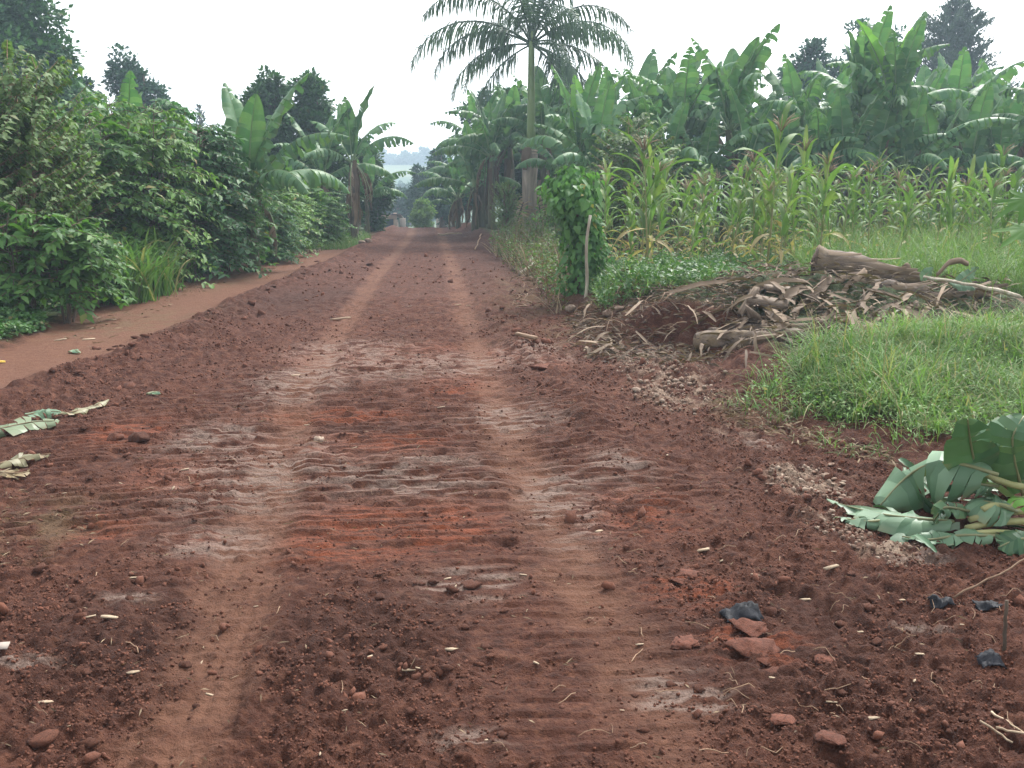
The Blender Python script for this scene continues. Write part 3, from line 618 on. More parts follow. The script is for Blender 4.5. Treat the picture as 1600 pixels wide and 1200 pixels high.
# conifers
def conifer(px, d, top_py, hw, base_py, label, seed, tiers, nper, needles, clen, name='pine_tree', wide=.6):
    r = np.random.default_rng(seed); x, y = XY(px, d); zg = gz(x, y)
    top = P(px, top_py, d)[2] - zg; bot = P(px, base_py, d)[2] - zg; W = hw * d / FPX
    t = thing(name, label, 'pine tree', (x, y, zg)); m = MB(); mb = MB(); tr = MB()
    tube(tr, [(0, 0, -.2), (0.03, 0, top * .5), (0, 0, top)], [.2, .13, .02], 8)
    pos = []; ax = []
    for i in range(tiers):
        f = (i + .4) / tiers; z = bot + (top - bot) * f
        ln0 = W * (1 - f) ** wide * (1 + .12 * r.normal())
        for j in range(nper):
            az = j / nper * 6.28 + i * 1.1 + r.normal(0, .25); ln = max(.15, ln0 * r.uniform(.7, 1.12))
            dr = np.array([math.cos(az), math.sin(az), 0]); k = 6
            pts = [np.array([0, 0, z]) + dr * ln * q + np.array([0, 0, 1]) * ln * (.12 * q + .38 * q * q) for q in np.linspace(0, 1, k)]
            tube(mb, pts, np.linspace(.04, .008, k), 4, cap=False)
            nn = max(3, int(needles * ln))
            q = r.uniform(.25, 1.03, nn); P0 = np.array(pts)
            pp = np.stack([np.interp(q, np.linspace(0, 1, k), P0[:, a]) for a in range(3)], -1) + r.normal(0, .10 * (ln ** .5), (nn, 3)) * np.array([1, 1, .7])
            pos.append(pp); ax.append(dr * .5 + np.array([0, 0, .75]) + r.normal(0, .45, (nn, 3)))
    pos = np.vstack(pos); ax = np.vstack(ax); n = len(pos)
    tv = np.array(LEAF2[0]) * np.array([.55, 1, 1])
    scatter(m, tv, LEAF2[1], pos, frames(ax, r.normal(size=(n, 3))), clen * r.uniform(.7, 1.3, n), np.stack([r.random(n), 0 * ax[:, 0], .5 + r.normal(0, .06, n)], -1))
    obj('trunk', tr, M['bark'], t); obj('branches', mb, M['bark'], t); obj('crown', m, M['conifer'], t, False)
conifer(1466, 51, 2, 88, 240, 'tall conical pine rising behind the banana grove', 131, 19, 10, 95, .24)
conifer(320, 60, 164, 16, 230, 'thin young pine tip far behind the coffee shrubs', 132, 11, 6, 30, .22, wide=.8)
# far trees on the hill
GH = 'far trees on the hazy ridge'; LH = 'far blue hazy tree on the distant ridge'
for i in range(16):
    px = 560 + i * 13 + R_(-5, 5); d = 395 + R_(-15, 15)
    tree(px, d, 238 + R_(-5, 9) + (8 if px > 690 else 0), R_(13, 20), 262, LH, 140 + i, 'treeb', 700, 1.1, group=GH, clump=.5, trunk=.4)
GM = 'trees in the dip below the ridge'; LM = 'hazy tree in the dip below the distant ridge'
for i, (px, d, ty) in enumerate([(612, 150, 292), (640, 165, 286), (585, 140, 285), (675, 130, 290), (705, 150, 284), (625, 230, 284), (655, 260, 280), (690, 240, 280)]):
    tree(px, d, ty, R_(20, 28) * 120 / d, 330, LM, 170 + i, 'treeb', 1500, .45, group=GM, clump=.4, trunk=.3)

# ------------------------------------------------------------------ royal palm
def frond(e0, bend, L, seed, drop=2.2, ll=1.1, dry=0., nl=66, mat='palm'):
    r = np.random.default_rng(seed); rib, up = ribcurve(e0, bend, L, 20, 1.4, r.normal(0, .05)); m = MB(); s = np.linspace(0, 1, 20)
    tn = np.gradient(rib, axis=0); tn /= np.linalg.norm(tn, axis=1, keepdims=True)
    for sg in (-1, 1):
        for k in range(nl):
            t = .16 + .84 * (k + r.random() * .6) / nl
            p = np.array([np.interp(t, s, rib[:, a]) for a in range(3)]); T = np.array([np.interp(t, s, tn[:, a]) for a in range(3)]); U = np.array([np.interp(t, s, up[:, a]) for a in range(3)])
            S = np.cross(T, U); l0 = ll * (math.sin(math.pi * min(1, t * .82 + .12)) ** .6) * r.uniform(.75, 1.1)
            dr = sg * S * .8 + T * .45 + U * r.normal(.2, .3); dr /= np.linalg.norm(dr); v = []; q = p.copy()
            for j in range(4):
                wv = (.014, .02, .016, .003)[j] * 1.2; sd = T * wv
                v += [q - sd, q + sd]; dr = dr + np.array([0, 0, -1]) * drop * (.25 + .3 * j) * r.uniform(.6, 1.3); dr /= np.linalg.norm(dr); q = q + dr * l0 / 3
            m.add(v, quad=[(0, 1, 3, 2), (2, 3, 5, 4), (4, 5, 7, 6)], col=(r.random(), dry, .5 + r.normal(0, .05)))
    me = m.mesh('frond', False); me.materials.append(M[mat])
    m2 = MB(); tube(m2, rib, np.linspace(.045, .006, 20), 6, (.5, dry, .5)); me2 = m2.mesh('rachis'); me2.materials.append(M['palm'] if not dry else M['drysheath'])
    return me, me2
PX, PD = 830, 31.6
x, y = XY(PX, PD); zg = gz(x, y)
palm = thing('royal_palm', 'grey-trunked royal palm with green crownshaft and drooping feathery fronds', 'palm tree', (x, y, zg))
zt = P(825, 226, PD)[2] - zg; zc = P(823, 74, PD)[2] - zg
m = MB(); hts = np.linspace(-.15, zt, 13)
rt_ = np.interp(hts / zt, [0, .1, .3, .55, .78, .92, 1], [.34, .29, .25, .25, .27, .24, .16])
tube(m, [(-.06 * math.sin(h_), 0, h_) for h_ in hts], rt_, 14, (.5, .5, .5), rough=.02); obj('trunk', m, M['palmtrunk'], palm)
for i in range(4):
    m = MB(); zz = zt - .02 - .09 * i; rr = .165 + .022 * i; tube(m, [(-.06 * math.sin(zt), 0, zz - .018), (-.06 * math.sin(zt), 0, zz + .018)], rr + .012, 14); obj('ring_scar', m, M['scar'], palm)
m = MB(); xo = -.06 * math.sin(zt); tube(m, [(xo, 0, zt - .02), (xo, 0, zt + .5), (xo, 0, zt + 1.3), (xo, 0, zc), (xo, 0, zc + .5)], [.16, .15, .13, .11, .05], 12); obj('crownshaft', m, M['crownshaft'], palm)
# dead sheath hanging on the trunk
m = MB(); v = []
for j in range(6):
    t_ = j / 5
    for a_ in (-.9, -.45, 0, .45, .9):
        an = -2.3 + a_ * (.75 - .5 * t_); ro = .29 + .10 * math.sin(t_ * 2.4); v.append((xo + ro * math.cos(an), ro * math.sin(an), zt - .1 - .75 * t_))
m.add(v, quad=[(j * 5 + k, j * 5 + k + 1, j * 5 + k + 6, j * 5 + k + 5) for j in range(5) for k in range(4)], col=(.4, .3, .45)); obj('dead_sheath', m, M['drysheath'], palm)
FR = [frond(84, 75, 4.7, 1), frond(66, 120, 4.6, 2), frond(50, 120, 4.4, 3), frond(28, 112, 4.3, 4), frond(0, 88, 4.0, 5), frond(89, 40, 4.3, 6), frond(-25, 60, 3.6, 7), frond(74, 95, 4.8, 8)]
for k, azd, s_ in [(1, 180, 1.0), (3, 186, .95), (4, 165, .8), (0, 150, 1.0), (5, 95, 1.0), (0, 15, 1.0), (7, -5, 1.0), (2, 5, .95), (3, -14, 1.0), (6, -20, .85), (2, -70, .85), (1, -115, .85), (7, 70, .9), (2, 115, .85), (6, 10, .9), (5, -40, 1), (4, -55, .85), (3, 172, 1.05), (4, 192, .95), (4, -8, 1.0), (6, -45, 1.0), (3, 25, 1.0), (6, 200, .9)]:
    o = obj('frond', FR[k][0], None, palm); o.location = (xo, 0, zc + .1); o.rotation_euler = (R_(-.09, .09), R_(-.12, .12), math.radians(azd + R_(-9, 9)) - YAW); o.scale = (s_ * R_(.92, 1.08),) * 3
    obj('rachis', FR[k][1], None, o)
df = frond(62, 30, 1.9, 20, .6, .45, 1.0, 26, 'palm')
for az, px_, lb in [(100, 850, 'dead brown palm frond leaning on the right of the palm trunk'), (60, 805, 'dead brown palm frond leaning on the left of the palm trunk')]:
    q = XY(px_, 30.9); t = thing('dead_frond', lb, 'palm frond', (q[0], q[1], gz(*q) - .02), math.radians(az)); obj('frond', df[0], None, t); obj('rachis', df[1], None, t)

# ------------------------------------------------------------------ shrubs on the left
def shrubmesh(seed, h, rad, nlat, nodes, leaf, tmpl=LEAF, droop=.55, stems=5, base=.12, tip=.35):
    r = np.random.default_rng(seed); ms = MB(); pos = []; ax = []; nm = []; br = []
    for s in range(stems):
        az = r.uniform(0, 6.28); sp = r.uniform(.1, .35) * rad; hh = h * r.uniform(.75, 1.0)
        pts = [np.array([math.cos(az) * (.06 + sp * q ** 1.3), math.sin(az) * (.06 + sp * q ** 1.3), -.08 + (hh + .08) * q]) + r.normal(0, .02, 3) for q in np.linspace(0, 1, 6)]
        tube(ms, pts, np.linspace(.022, .006, 6) * (h / 2.5) ** .5, 6, cap=False); pa = np.array(pts)
        for k in range(nlat // stems):
            f = base + (1 - base) * r.random() ** .85; p = np.array([np.interp(f, np.linspace(0, 1, 6), pa[:, a]) for a in range(3)])
            prof = math.sin(math.pi * min(1, (f * .78 + .2))) ** .5 + tip * .3
            a2 = az + r.normal(0, 1.3) if r.random() < .75 else r.uniform(0, 6.28); ln = rad * prof * r.uniform(.55, 1.05)
            d_ = np.array([math.cos(a2), math.sin(a2), 0]); el = .55 * f + .1
            bp = [p + d_ * ln * q + np.array([0, 0, 1]) * ln * (el * q - droop * q * q) for q in np.linspace(0, 1, 5)]
            tube(ms, bp, np.linspace(.008, .003, 5), 4, cap=False); b = np.array(bp)
            for j in range(nodes):
                q = .22 + .8 * (j + r.random() * .5) / nodes; pp = np.array([np.interp(q, np.linspace(0, 1, 5), b[:, a]) for a in range(3)])
                for sg in (-1, 1):
                    sd = np.array([-d_[1], d_[0], 0]) * sg
                    pos.append(pp); ax.append(sd * .75 + d_ * .55 + np.array([0, 0, -.35]) + r.normal(0, .28, 3)); nm.append(np.array([0, 0, 1]) + d_ * .35 + r.normal(0, .3, 3)); br.append(.5 + .03 * (q - .5) + r.normal(0, .06))
    m = MB(); pos = np.array(pos); n = len(pos)
    col = np.stack([np.clip(r.normal(.45, .25, n), 0, 1), (r.random(n) < .03) * r.uniform(.3, .9, n), np.array(br)], -1)
    pos[:, 2] = np.maximum(pos[:, 2], .03)
    scatter(m, *tmpl, pos, frames(np.array(ax), np.array(nm)), leaf * r.uniform(.45, 1.3, n), col)
    return m.mesh('foliage', False), ms.mesh('stems')
CS = [shrubmesh(200 + i, 2.9, 1.25, 230, 14, .15, stems=8) for i in range(3)]
M['coffeeb'] = leafmat('coffee_leaf_light', (.07, .155, .04), (.16, .275, .065), (.24, .17, .06), .5, .36, .15)
M['coffeec'] = leafmat('coffee_leaf_deep', (.03, .09, .036), (.075, .18, .055), (.2, .15, .05), .46, .34, .18)
for i, (a, b) in enumerate(CS): a.materials.append(M[('coffee', 'coffeeb', 'coffeec')[i]]); b.materials.append(M['bark'])
OS = [shrubmesh(210, 3.3, .95, 240, 15, .11, tmpl=LEAFW, stems=12, droop=-.25), shrubmesh(211, 2.6, .9, 210, 14, .105, tmpl=LEAFW, stems=11, droop=-.1)]
for a, b in OS: a.materials.append(M['olive']); b.materials.append(M['twig'])
SB = [shrubmesh(220, 1.35, .62, 84, 10, .135, stems=6, base=.3)]
for a, b in SB: a.materials.append(M['coffee']); b.materials.append(M['bark'])
def shrub(ms, px, d, label, sc_, rot, name='coffee_shrub', group=None, sz=1.0, cat='shrub'):
    x, y = XY(px, d); t = thing(name, label, cat, (x, y, gz(x, y)), rot, group, sc_); hv = math.sin(px * 12.9898 + d * 78.2) * 43758.5 % 1; t.scale = (sc_ * (.85 + .3 * hv), sc_ * (1.12 - .24 * hv), sc_ * sz); t.rotation_euler = (.16 * (hv - .5), .16 * ((hv * 7.3) % 1 - .5), rot)
    obj('foliage', ms[0], None, t); obj('stems', ms[1], None, t); return t
GC = 'coffee shrubs hedging the footpath'; LCS = ['mid-green coffee shrub in the hedge along the footpath', 'light yellowish-green coffee shrub in the hedge along the footpath', 'deep dark-green coffee shrub in the hedge along the footpath']
for i, (px, d, s_, z_) in enumerate([(150, 15.3, 1.0, .95), (225, 16.5, 1.0, 1.05), (290, 17.8, 1.05, 1.0), (345, 19.5, 1.05, .88), (180, 18.5, 1.05, 1.1), (262, 20, 1.1, 1.12), (95, 15.5, 1.0, 1.0), (400, 23.5, 1.0, .75), (330, 22.5, 1.1, 1.0), (130, 18.5, 1.05, 1.1), (448, 26, 1.0, .7), (425, 22.0, .62, .8), (485, 28.5, 1.0, .62), (210, 22, 1.15, 1.15), (40, 17, 1.1, 1.15), (-20, 15, 1.1, 1.1), (-60, 18, 1.2, 1.2), (522, 32, .8, .8)]):
    shrub(CS[i % 3], px, d, LCS[i % 3], s_, i * 1.9, group=GC, sz=z_)
shrub(OS[0], 32, 13.2, 'tallest dusty olive-green shrub, rising above the coffee hedge beside the footpath', 1.0, .4, 'olive_shrub', sz=1.05)
shrub(OS[1], -40, 12.2, 'dusty olive-green shrub thick with twigs behind the low weeds', 1.1, 2, 'olive_shrub')
shrub(OS[1], 80, 14.2, 'pale olive shrub between the tall dusty shrub and the coffee hedge', 1.05, 4, 'olive_shrub')
shrub(SB[0], 85, 11.6, 'small dark coffee bush with bare stems at the footpath corner', 1.05, 1, 'coffee_bush')
shrub(SB[0], 20, 11.4, 'leafy dark bush behind the low green weeds', 1.1, 3, 'coffee_bush')
shrub(SB[0], 130, 13.2, 'low dark bush next to the tall grass clumps', .9, 5, 'coffee_bush')
# tall grass clumps by the footpath
def clumpmesh(seed, n, h, wd, spread, lean=.6, dryp=.1):
    r = np.random.default_rng(seed); m = MB()
    for i in range(n):
        az = r.uniform(0, 6.28); d_ = np.array([math.cos(az), math.sin(az), 0]); s = np.array([-d_[1], d_[0], 0]); L = h * r.uniform(.6, 1.15); k = 7
        p = np.array([r.normal(0, spread), r.normal(0, spread), -.03]); el = r.uniform(1.15, 1.5); cu = r.uniform(.8, 2.3) * lean; v = []
        for j in range(k):
            t = j / (k - 1); ww = wd * (math.sin(math.pi * min(1, t * .85 + .12)) ** .7) * (1 - t * .3) if j < k - 1 else .002
            up = np.array([0, 0, 1]) * math.cos(el - cu * t * t) - d_ * math.sin(el - cu * t * t)
            v += [p - s * ww + up * ww * .35, p.copy(), p + s * ww + up * ww * .35]
            a = el - cu * t * t * 1.2; p = p + (d_ * math.cos(a) + np.array([0, 0, 1]) * math.sin(a)) * L / k
        dry = r.uniform(.4, 1) if r.random() < dryp else 0
        m.add(v, quad=[(j * 3 + a, j * 3 + a + 1, j * 3 + a + 4, j * 3 + a + 3) for j in range(k - 1) for a in (0, 1)], col=(r.random(), dry, .5 + r.normal(0, .07)))
    me = m.mesh('blades'); me.materials.append(M['grass']); return me
TC = [clumpmesh(300 + i, 40, 1.2, .024, .10, .85) for i in range(3)]
GG = 'tall grass clumps along the footpath'
for i, (px, d, s_) in enumerate([(178, 14.2, 1.1), (205, 14.6, 1.1), (160, 13.9, .9), (235, 15.2, .95), (258, 15.6, .85), (190, 15.1, 1.2), (145, 13.6, .8), (280, 17.0, .6), (170, 13.6, 1.0), (215, 14.1, 1.0), (195, 13.8, .9), (245, 14.9, .8), (225, 15.6, 1.15), (150, 14.3, 1.15)]):
    x, y = XY(px, d); o = obj('grass_clump', TC[i % 3]); o.location = (x, y, gz(x, y)); o.rotation_euler = (0, 0, i * 1.3); o.scale = (s_,) * 3
    tag(o, 'tall arching grass clump at the foot of the coffee hedge', 'grass clump', GG)

# ------------------------------------------------------------------ maize
def maizeleaf(seed, L, W, el, cu, dry, twist=0.):
    r = np.random.default_rng(seed); m = MB(); k = 9; p = np.zeros(3); v = []
    for j in range(k):
        t = j / (k - 1); a = el - cu * t ** 1.4; ww = W * (math.sin(math.pi * min(1, t * .8 + .17)) ** .8) if j < k - 1 else .002
        tw = twist * t; s = np.array([0, math.cos(tw), math.sin(tw)]); up = np.array([-math.sin(a), 0, math.cos(a)]); wav = .25 * math.sin(t * 14 + seed)
        v += [p - s * ww + up * ww * (.4 + wav), p.copy(), p + s * ww + up * ww * (.4 - wav)]
        p = p + np.array([math.cos(a), 0, math.sin(a)]) * L / (k - 1)
    cr = r.random(); cg = [np.clip(dry + .25 * max(0, (j / (k - 1)) - .6) * (dry > .05), 0, 1) for j in range(k) for _ in range(3)]
    m.add(v, quad=[(j * 3 + a, j * 3 + a + 1, j * 3 + a + 4, j * 3 + a + 3) for j in range(k - 1) for a in (0, 1)], col=np.array([(cr, g, .5) for g in cg]))
    return m
ML = [maizeleaf(400 + i, [.75, .9, .85, .8, .7, .6, .95, .7, .6, .5][i], [.042, .05, .045, .045, .04, .04, .05, .035, .03, .03][i], [1.2, 1.05, 1.15, .95, 1.3, 1.35, 1.1, .3, .0, -.3][i], [1.9, 2.1, 1.5, 2.4, 1.2, .8, 1.8, 1.8, 1.4, 1.1][i], [0, 0, 0, .1, 0, 0, .05, .7, .95, 1.][i], [.3, -.4, .2, .5, 0, .2, -.3, .8, -.8, 1][i]) for i in range(10)]
MLm = [a.mesh('leaf') for a in ML]
for a in MLm: a.materials.append(M['maize'])
m = MB(); tube(m, [(0, 0, -.05), (.01, 0, .7), (-.01, .01, 1.4), (.01, 0, 2.0)], [.017, .015, .011, .006], 6, np.array([(.3, .8, .5), (.4, .5, .5), (.5, .1, .5), (.5, 0, .5)])); STK = m.mesh('stalk'); STK.materials.append(M['stalk'])
def tassel(seed):
    r = np.random.default_rng(seed); m = MB()
    for i in range(11):
        az = r.uniform(0, 6.28); o = r.uniform(.03, .14) if i else 0; L = r.uniform(.16, .3); d_ = np.array([math.cos(az), math.sin(az), 0])
        tube(m, [np.zeros(3), d_ * o + np.array([0, 0, L * .6]), d_ * o * 2.2 + np.array([0, 0, L * r.uniform(.7, 1)])], [.006, .006, .003], 4, (r.random(), 0, .5))
    me = m.mesh('tassel'); me.materials.append(M['tassel']); return me
TS = [tassel(i) for i in range(3)]
m = MB(); tube(m, [(0, 0, 0), (.02, 0, .1), (.04, 0, .2), (.05, 0, .27)], [.012, .03, .026, .006], 7, (.7, .25, .5)); COB = m.mesh('cob'); COB.materials.append(M['maize'])
def maizelayout(r, h, yl):
    ls = []; az = r.uniform(0, 6.28); n = r.randint(10, 13)
    for i in range(n):
        f = .12 + .8 * i / (n - 1); low = i < n * .36
        k = r.choice([7, 8, 9]) if low and r.random() < .8 else r.choice([0, 1, 2, 3, 6] if f < .75 else [4, 5, 0, 2])
        ls.append((k, az + math.pi * (i % 2) + r.uniform(-.5, .5), f * 2.0, r.uniform(.85, 1.2)))
    return ls
def joined(seed):
    r = random.Random(seed); m = MB()
    for k, az, z, s in maizelayout(r, 2, 0):
        V = ML[k].v[0] * s; c, sn = math.cos(az), math.sin(az)
        m.add(np.stack([V[:, 0] * c - V[:, 1] * sn, V[:, 0] * sn + V[:, 1] * c, V[:, 2] + z], -1), quad=ML[k].q[0], col=ML[k].c[0])
    me = m.mesh('foliage'); me.materials.append(M['maize']); return me
FO = [joined(500 + i) for i in range(8)]
GMZ = 'maize plants of the field behind the earth bank'
def maize(x, y, s, rot, near, seed, lab):
    r = random.Random(seed); t = thing('maize_plant', lab, 'maize plant', (x, y, gz(x, y)), rot, GMZ, s); t.rotation_euler = (r.gauss(0, .09), r.gauss(0, .09), rot)
    obj('stalk', STK, None, t)
    if near:
        for k, az, z, ss in maizelayout(r, 2, 0):
            o = obj('leaf', MLm[k], None, t); o.location = (0, 0, z); o.rotation_euler = (0, 0, az); o.scale = (ss,) * 3
    else: obj('foliage', FO[seed % 8], None, t)
    if seed % 5 < 3: o = obj('tassel', TS[seed % 3], None, t); o.location = (0.01, 0, 1.96)
    if seed % 2: o = obj('cob', COB, None, t); o.location = (0, .01, .85); o.rotation_euler = (.3, .2, seed)
LMZ = 'yellowing green maize plant with tassel in the field behind the bank'
r = random.Random(77); n = 0
d = 13.4
while d < 23:
    c0 = max(930, 1010 - (d - 13.4) * 30); px = c0 + (0 if d > 14.2 else 0)
    lim = 1640 if d > 14.6 else 1330
    if d > 16: c0 = 950
    px = c0
    while px < lim:
        dd = d + r.uniform(-.45, .45); q = XY(px + r.uniform(-10, 10), dd)
        if not (1235 < px < 1330 and d < 14) and perlin(np.array([q[0] * .8]), np.array([q[1] * .8]), 5)[0] > -.2:
            n += 1; maize(q[0], q[1], (r.choice([r.uniform(.4, .7), r.uniform(.6, .85), r.uniform(.75, .98)]) * (1 + .25 * float(perlin(np.array([q[0] * .6]), np.array([q[1] * .6]), 8)[0]))), r.uniform(0, 6.28), d < 15.2, n, LMZ)
        px += r.uniform(.32, .6) * FPX / d * (1 if d < 17 else 1.3)
    d += .62
q = XY(1204, 14.0); maize(q[0], q[1], 1.12, 0, True, 9001, 'tallest maize plant with long upright leaves above the debris pile')
q = XY(1018, 13.2); maize(q[0], q[1], .98, 2, True, 9002, 'leafy maize plant at the field corner beside the vine-covered stump')

# ------------------------------------------------------------------ grass, weeds and ground cover (uncountable)
def blades(name, label, x, y, L, W, mat, seed, k=3, flop=1.0, dryp=.08, bright=0.):
    r = np.random.default_rng(seed); n = len(x); z = HH(x, y) - .01
    az = r.uniform(0, 6.283, n); el = r.uniform(.6, 1.5, n); cu = r.uniform(.4, 1.9, n) * flop; ln = L * r.uniform(.4, 1.3, n) * (1 + .55 * fbm(x * 1.3, y * 1.3, 3, seed + 9))
    p = np.stack([x, y, z], -1); d = np.stack([np.cos(az), np.sin(az), 0 * az], -1); s = np.stack([-np.sin(az), np.cos(az), 0 * az], -1) * (W * r.uniform(.7, 1.3, n))[:, None]
    V = []
    for j in range(k + 1):
        t = j / k
        if j < k: V += [p - s * (1 - .5 * t), p + s * (1 - .5 * t)]
        else: V += [p]
        a = el - cu * t; p = p + (d * np.cos(a)[:, None] + np.array([0, 0, 1]) * np.sin(a)[:, None]) * (ln / k)[:, None]
        p[:, 2] = np.maximum(p[:, 2], z + .015)
    V = np.stack(V, 1); kk = V.shape[1]; b = (np.arange(n) * kk)[:, None]
    q = np.concatenate([b + np.array([[2 * j, 2 * j + 1, 2 * j + 3, 2 * j + 2]]) for j in range(k - 1)]) if k > 1 else None
    t = b + np.array([[2 * k - 2, 2 * k - 1, 2 * k]])
    dry = np.where(r.random(n) < dryp, r.uniform(.4, 1, n), r.uniform(0, .12, n))
    pt = .47 + .36 * fbm(x * 1.6, y * 1.6, 3, seed) + r.normal(0, .06, n) + bright
    col = np.repeat(np.stack([np.clip(r.random(n) * .7 + .3 * (fbm(x * .8, y * .8, 2, seed + 3) + .5), 0, 1), dry, pt], -1)[:, None], kk, 1)
    m = MB(); m.add(V.reshape(-1, 3), tri=t, quad=q, col=col.reshape(-1, 3))
    return tag(obj(name, m, M[mat], None, False), label, None, None, 'stuff')
def herbs(name, label, x, y, hmax, leaf, mat, seed, tmpl=LEAF, flat=.5, dryp=.04):
    r = np.random.default_rng(seed); n = len(x); zb = HH(x, y); f = r.random(n) ** .8
    hv = hmax * (.55 + .45 * np.clip(fbm(x * 2, y * 2, 2, seed) + .6, 0, 1.4))
    pos = np.stack([x, y, zb + .01 + f * hv], -1); az = r.uniform(0, 6.283, n)
    ax = np.stack([np.cos(az), np.sin(az), r.normal(.15, .45, n)], -1); nm = r.normal(0, flat, (n, 3)) + np.array([0, 0, 1])
    col = np.stack([np.clip(r.random(n), 0, 1), (r.random(n) < dryp) * r.uniform(.3, 1, n), .5 + r.normal(0, .07, n) + .15 * fbm(x * 1.5, y * 1.5, 2, seed + 1)], -1)
    m = MB(); scatter(m, *tmpl, pos, frames(ax, nm), leaf * r.uniform(.6, 1.3, n), col)
    return tag(obj(name, m, M[mat], None, False), label, None, None, 'stuff')
def polydist(q, poly):
    dd = np.full(len(q), 1e9)
    for i in range(len(poly)):
        a = poly[i]; b = poly[(i + 1) % len(poly)]; t = np.clip(((q - a) @ (b - a)) / ((b - a) @ (b - a) + 1e-9), 0, 1); dd = np.minimum(dd, np.linalg.norm(q - a - t[:, None] * (b - a), axis=1))
    return dd
def inpoly(px, py, poly):
    poly = np.array(poly, float); ins = np.zeros(len(px), bool); j = len(poly) - 1
    for i in range(len(poly)):
        xi, yi = poly[i]; xj, yj = poly[j]; c = ((yi > py) != (yj > py)) & (px < (xj - xi) * (py - yi) / (yj - yi + 1e-12) + xi); ins ^= c; j = i
    return ins
def fill(polypx, n, seed, z=.0):
    w_ = np.array([G(a, b, z)[:2] for a, b in polypx]); r = np.random.default_rng(seed); lo = w_.min(0); hi = w_.max(0); X = []; c = 0
    while c < n:
        q = r.uniform(lo, hi, (n * 2, 2)); q = q[inpoly(q[:, 0], q[:, 1], w_)]; X.append(q); c += len(q)
    return np.vstack(X)[:n]
A = [(1150, 645), (1210, 610), (1260, 592), (1370, 572), (1500, 560), (1640, 552), (1950, 560), (1950, 800), (1700, 765), (1560, 715), (1460, 705), (1370, 700), (1290, 668), (1230, 655)]
q = fill(A, 50000, 1); keep = polydist(q, np.array([G(a, b)[:2] for a, b in A])) > .34 * np.clip(fbm(q[:, 0] * 3, q[:, 1] * 3, 3, 5) + .55 + .3 * rng.random(len(q)), 0, 2); q = q[keep]
q_ = fill(A, 1500, 61); blades('grass_stalks', 'long pale grass stalks leaning over the bank grass', q_[:, 0], q_[:, 1], .5, .0028, 'weed', 62, 5, .9, .55, .1)
blades('grass', 'thick tousled green grass on the bank in front of the debris', q[:, 0], q[:, 1], .33, .0042, 'grass', 2, 4, 1.5, .16, .06)
Ar = [(a + (-45 if i_ < 2 or i_ > 10 else 0), b + (26 if 7 < i_ else 0)) for i_, (a, b) in enumerate(A)]
q = fill(Ar, 9000, 51); q = q[fbm(q[:, 0] * 3.5, q[:, 1] * 3.5, 3, 52) > .12]; blades('straggling_grass', 'straggling grass runners creeping onto the bare earth', q[:, 0], q[:, 1], .17, .0036, 'grass', 53, 4, 1.9, .3)
q = fill(A, 12000, 3); herbs('creeping_weeds', 'small leafy weeds mixed into the bank grass', q[:, 0], q[:, 1], .2, .036, 'weed', 4, LEAF, .6)
A2 = [(1290, 460), (1420, 462), (1700, 470), (1800, 440), (1760, 405), (1500, 398), (1340, 402), (1250, 420), (1240, 450)]
q = fill(A2, 26000, 5, .3); blades('tall_weeds', 'tall thin pale green weeds between the debris pile and the maize', q[:, 0], q[:, 1], .75, .004, 'weed', 6, 4, .7, .06, .05)
q = fill(A2, 14000, 7, .3); herbs('weed_leaves', 'fine pale leaves of the tall weeds behind the debris', q[:, 0], q[:, 1], .62, .05, 'weed', 8, LEAF, .8)
A3 = [(935, 478), (1010, 482), (1100, 480), (1190, 470), (1260, 450), (1300, 425), (1180, 412), (1030, 425), (950, 432), (925, 450)]
q = fill(A3, 16000, 9, .3); herbs('green_herbs', 'low bright green herbs under the front maize plants', q[:, 0], q[:, 1], .28, .075, 'herb', 10, LEAF, .7)
q = fill(A3, 8000, 11, .3); blades('field_grass', 'green grass at the foot of the maize', q[:, 0], q[:, 1], .3, .005, 'grass', 12, 3, .9)
A4 = [(960, 440), (1700, 420), (1700, 345), (940, 352)]
q = fill(A4, 12000, 13, .3); herbs('maize_undergrowth', 'green undergrowth between the maize rows', q[:, 0], q[:, 1], .5, .09, 'weed', 14, LEAF, .8, .12)
# left weeds
A5 = [(-120, 560), (20, 532), (75, 516), (60, 496), (-20, 490), (-150, 500)]
q = fill(A5, 9000, 15); herbs('leafy_weeds', 'low bright green leafy weeds at the footpath corner', q[:, 0], q[:, 1], .2, .055, 'herb', 16, LEAFW, .6)
A6 = [(60, 505), (150, 478), (260, 448), (330, 428), (400, 402), (440, 392), (400, 388), (260, 425), (130, 455), (40, 490)]
q = fill(A6, 9000, 17); herbs('path_edge_weeds', 'low weeds and seedlings under the coffee hedge', q[:, 0], q[:, 1], .2, .06, 'herb', 18, LEAF, .7, .1)
A7 = [(320, 427), (400, 404), (450, 396), (480, 391), (540, 388), (580, 376), (570, 368), (500, 374), (430, 384), (380, 396)]
q = fill(A7, 8000, 19); blades('path_grass', 'short green grass between path and road near the bananas', q[:, 0], q[:, 1], .28, .008, 'grass', 20, 3, 1.0)
A8 = [(-200, 500), (0, 480), (140, 452), (300, 425), (420, 388), (540, 372), (500, 366), (350, 385), (150, 420), (-200, 440)]
q = fill(A8, 9000, 21); herbs('hedge_undergrowth', 'dark undergrowth beneath the coffee hedge', q[:, 0], q[:, 1], .5, .12, 'coffee', 22, LEAF, .8)
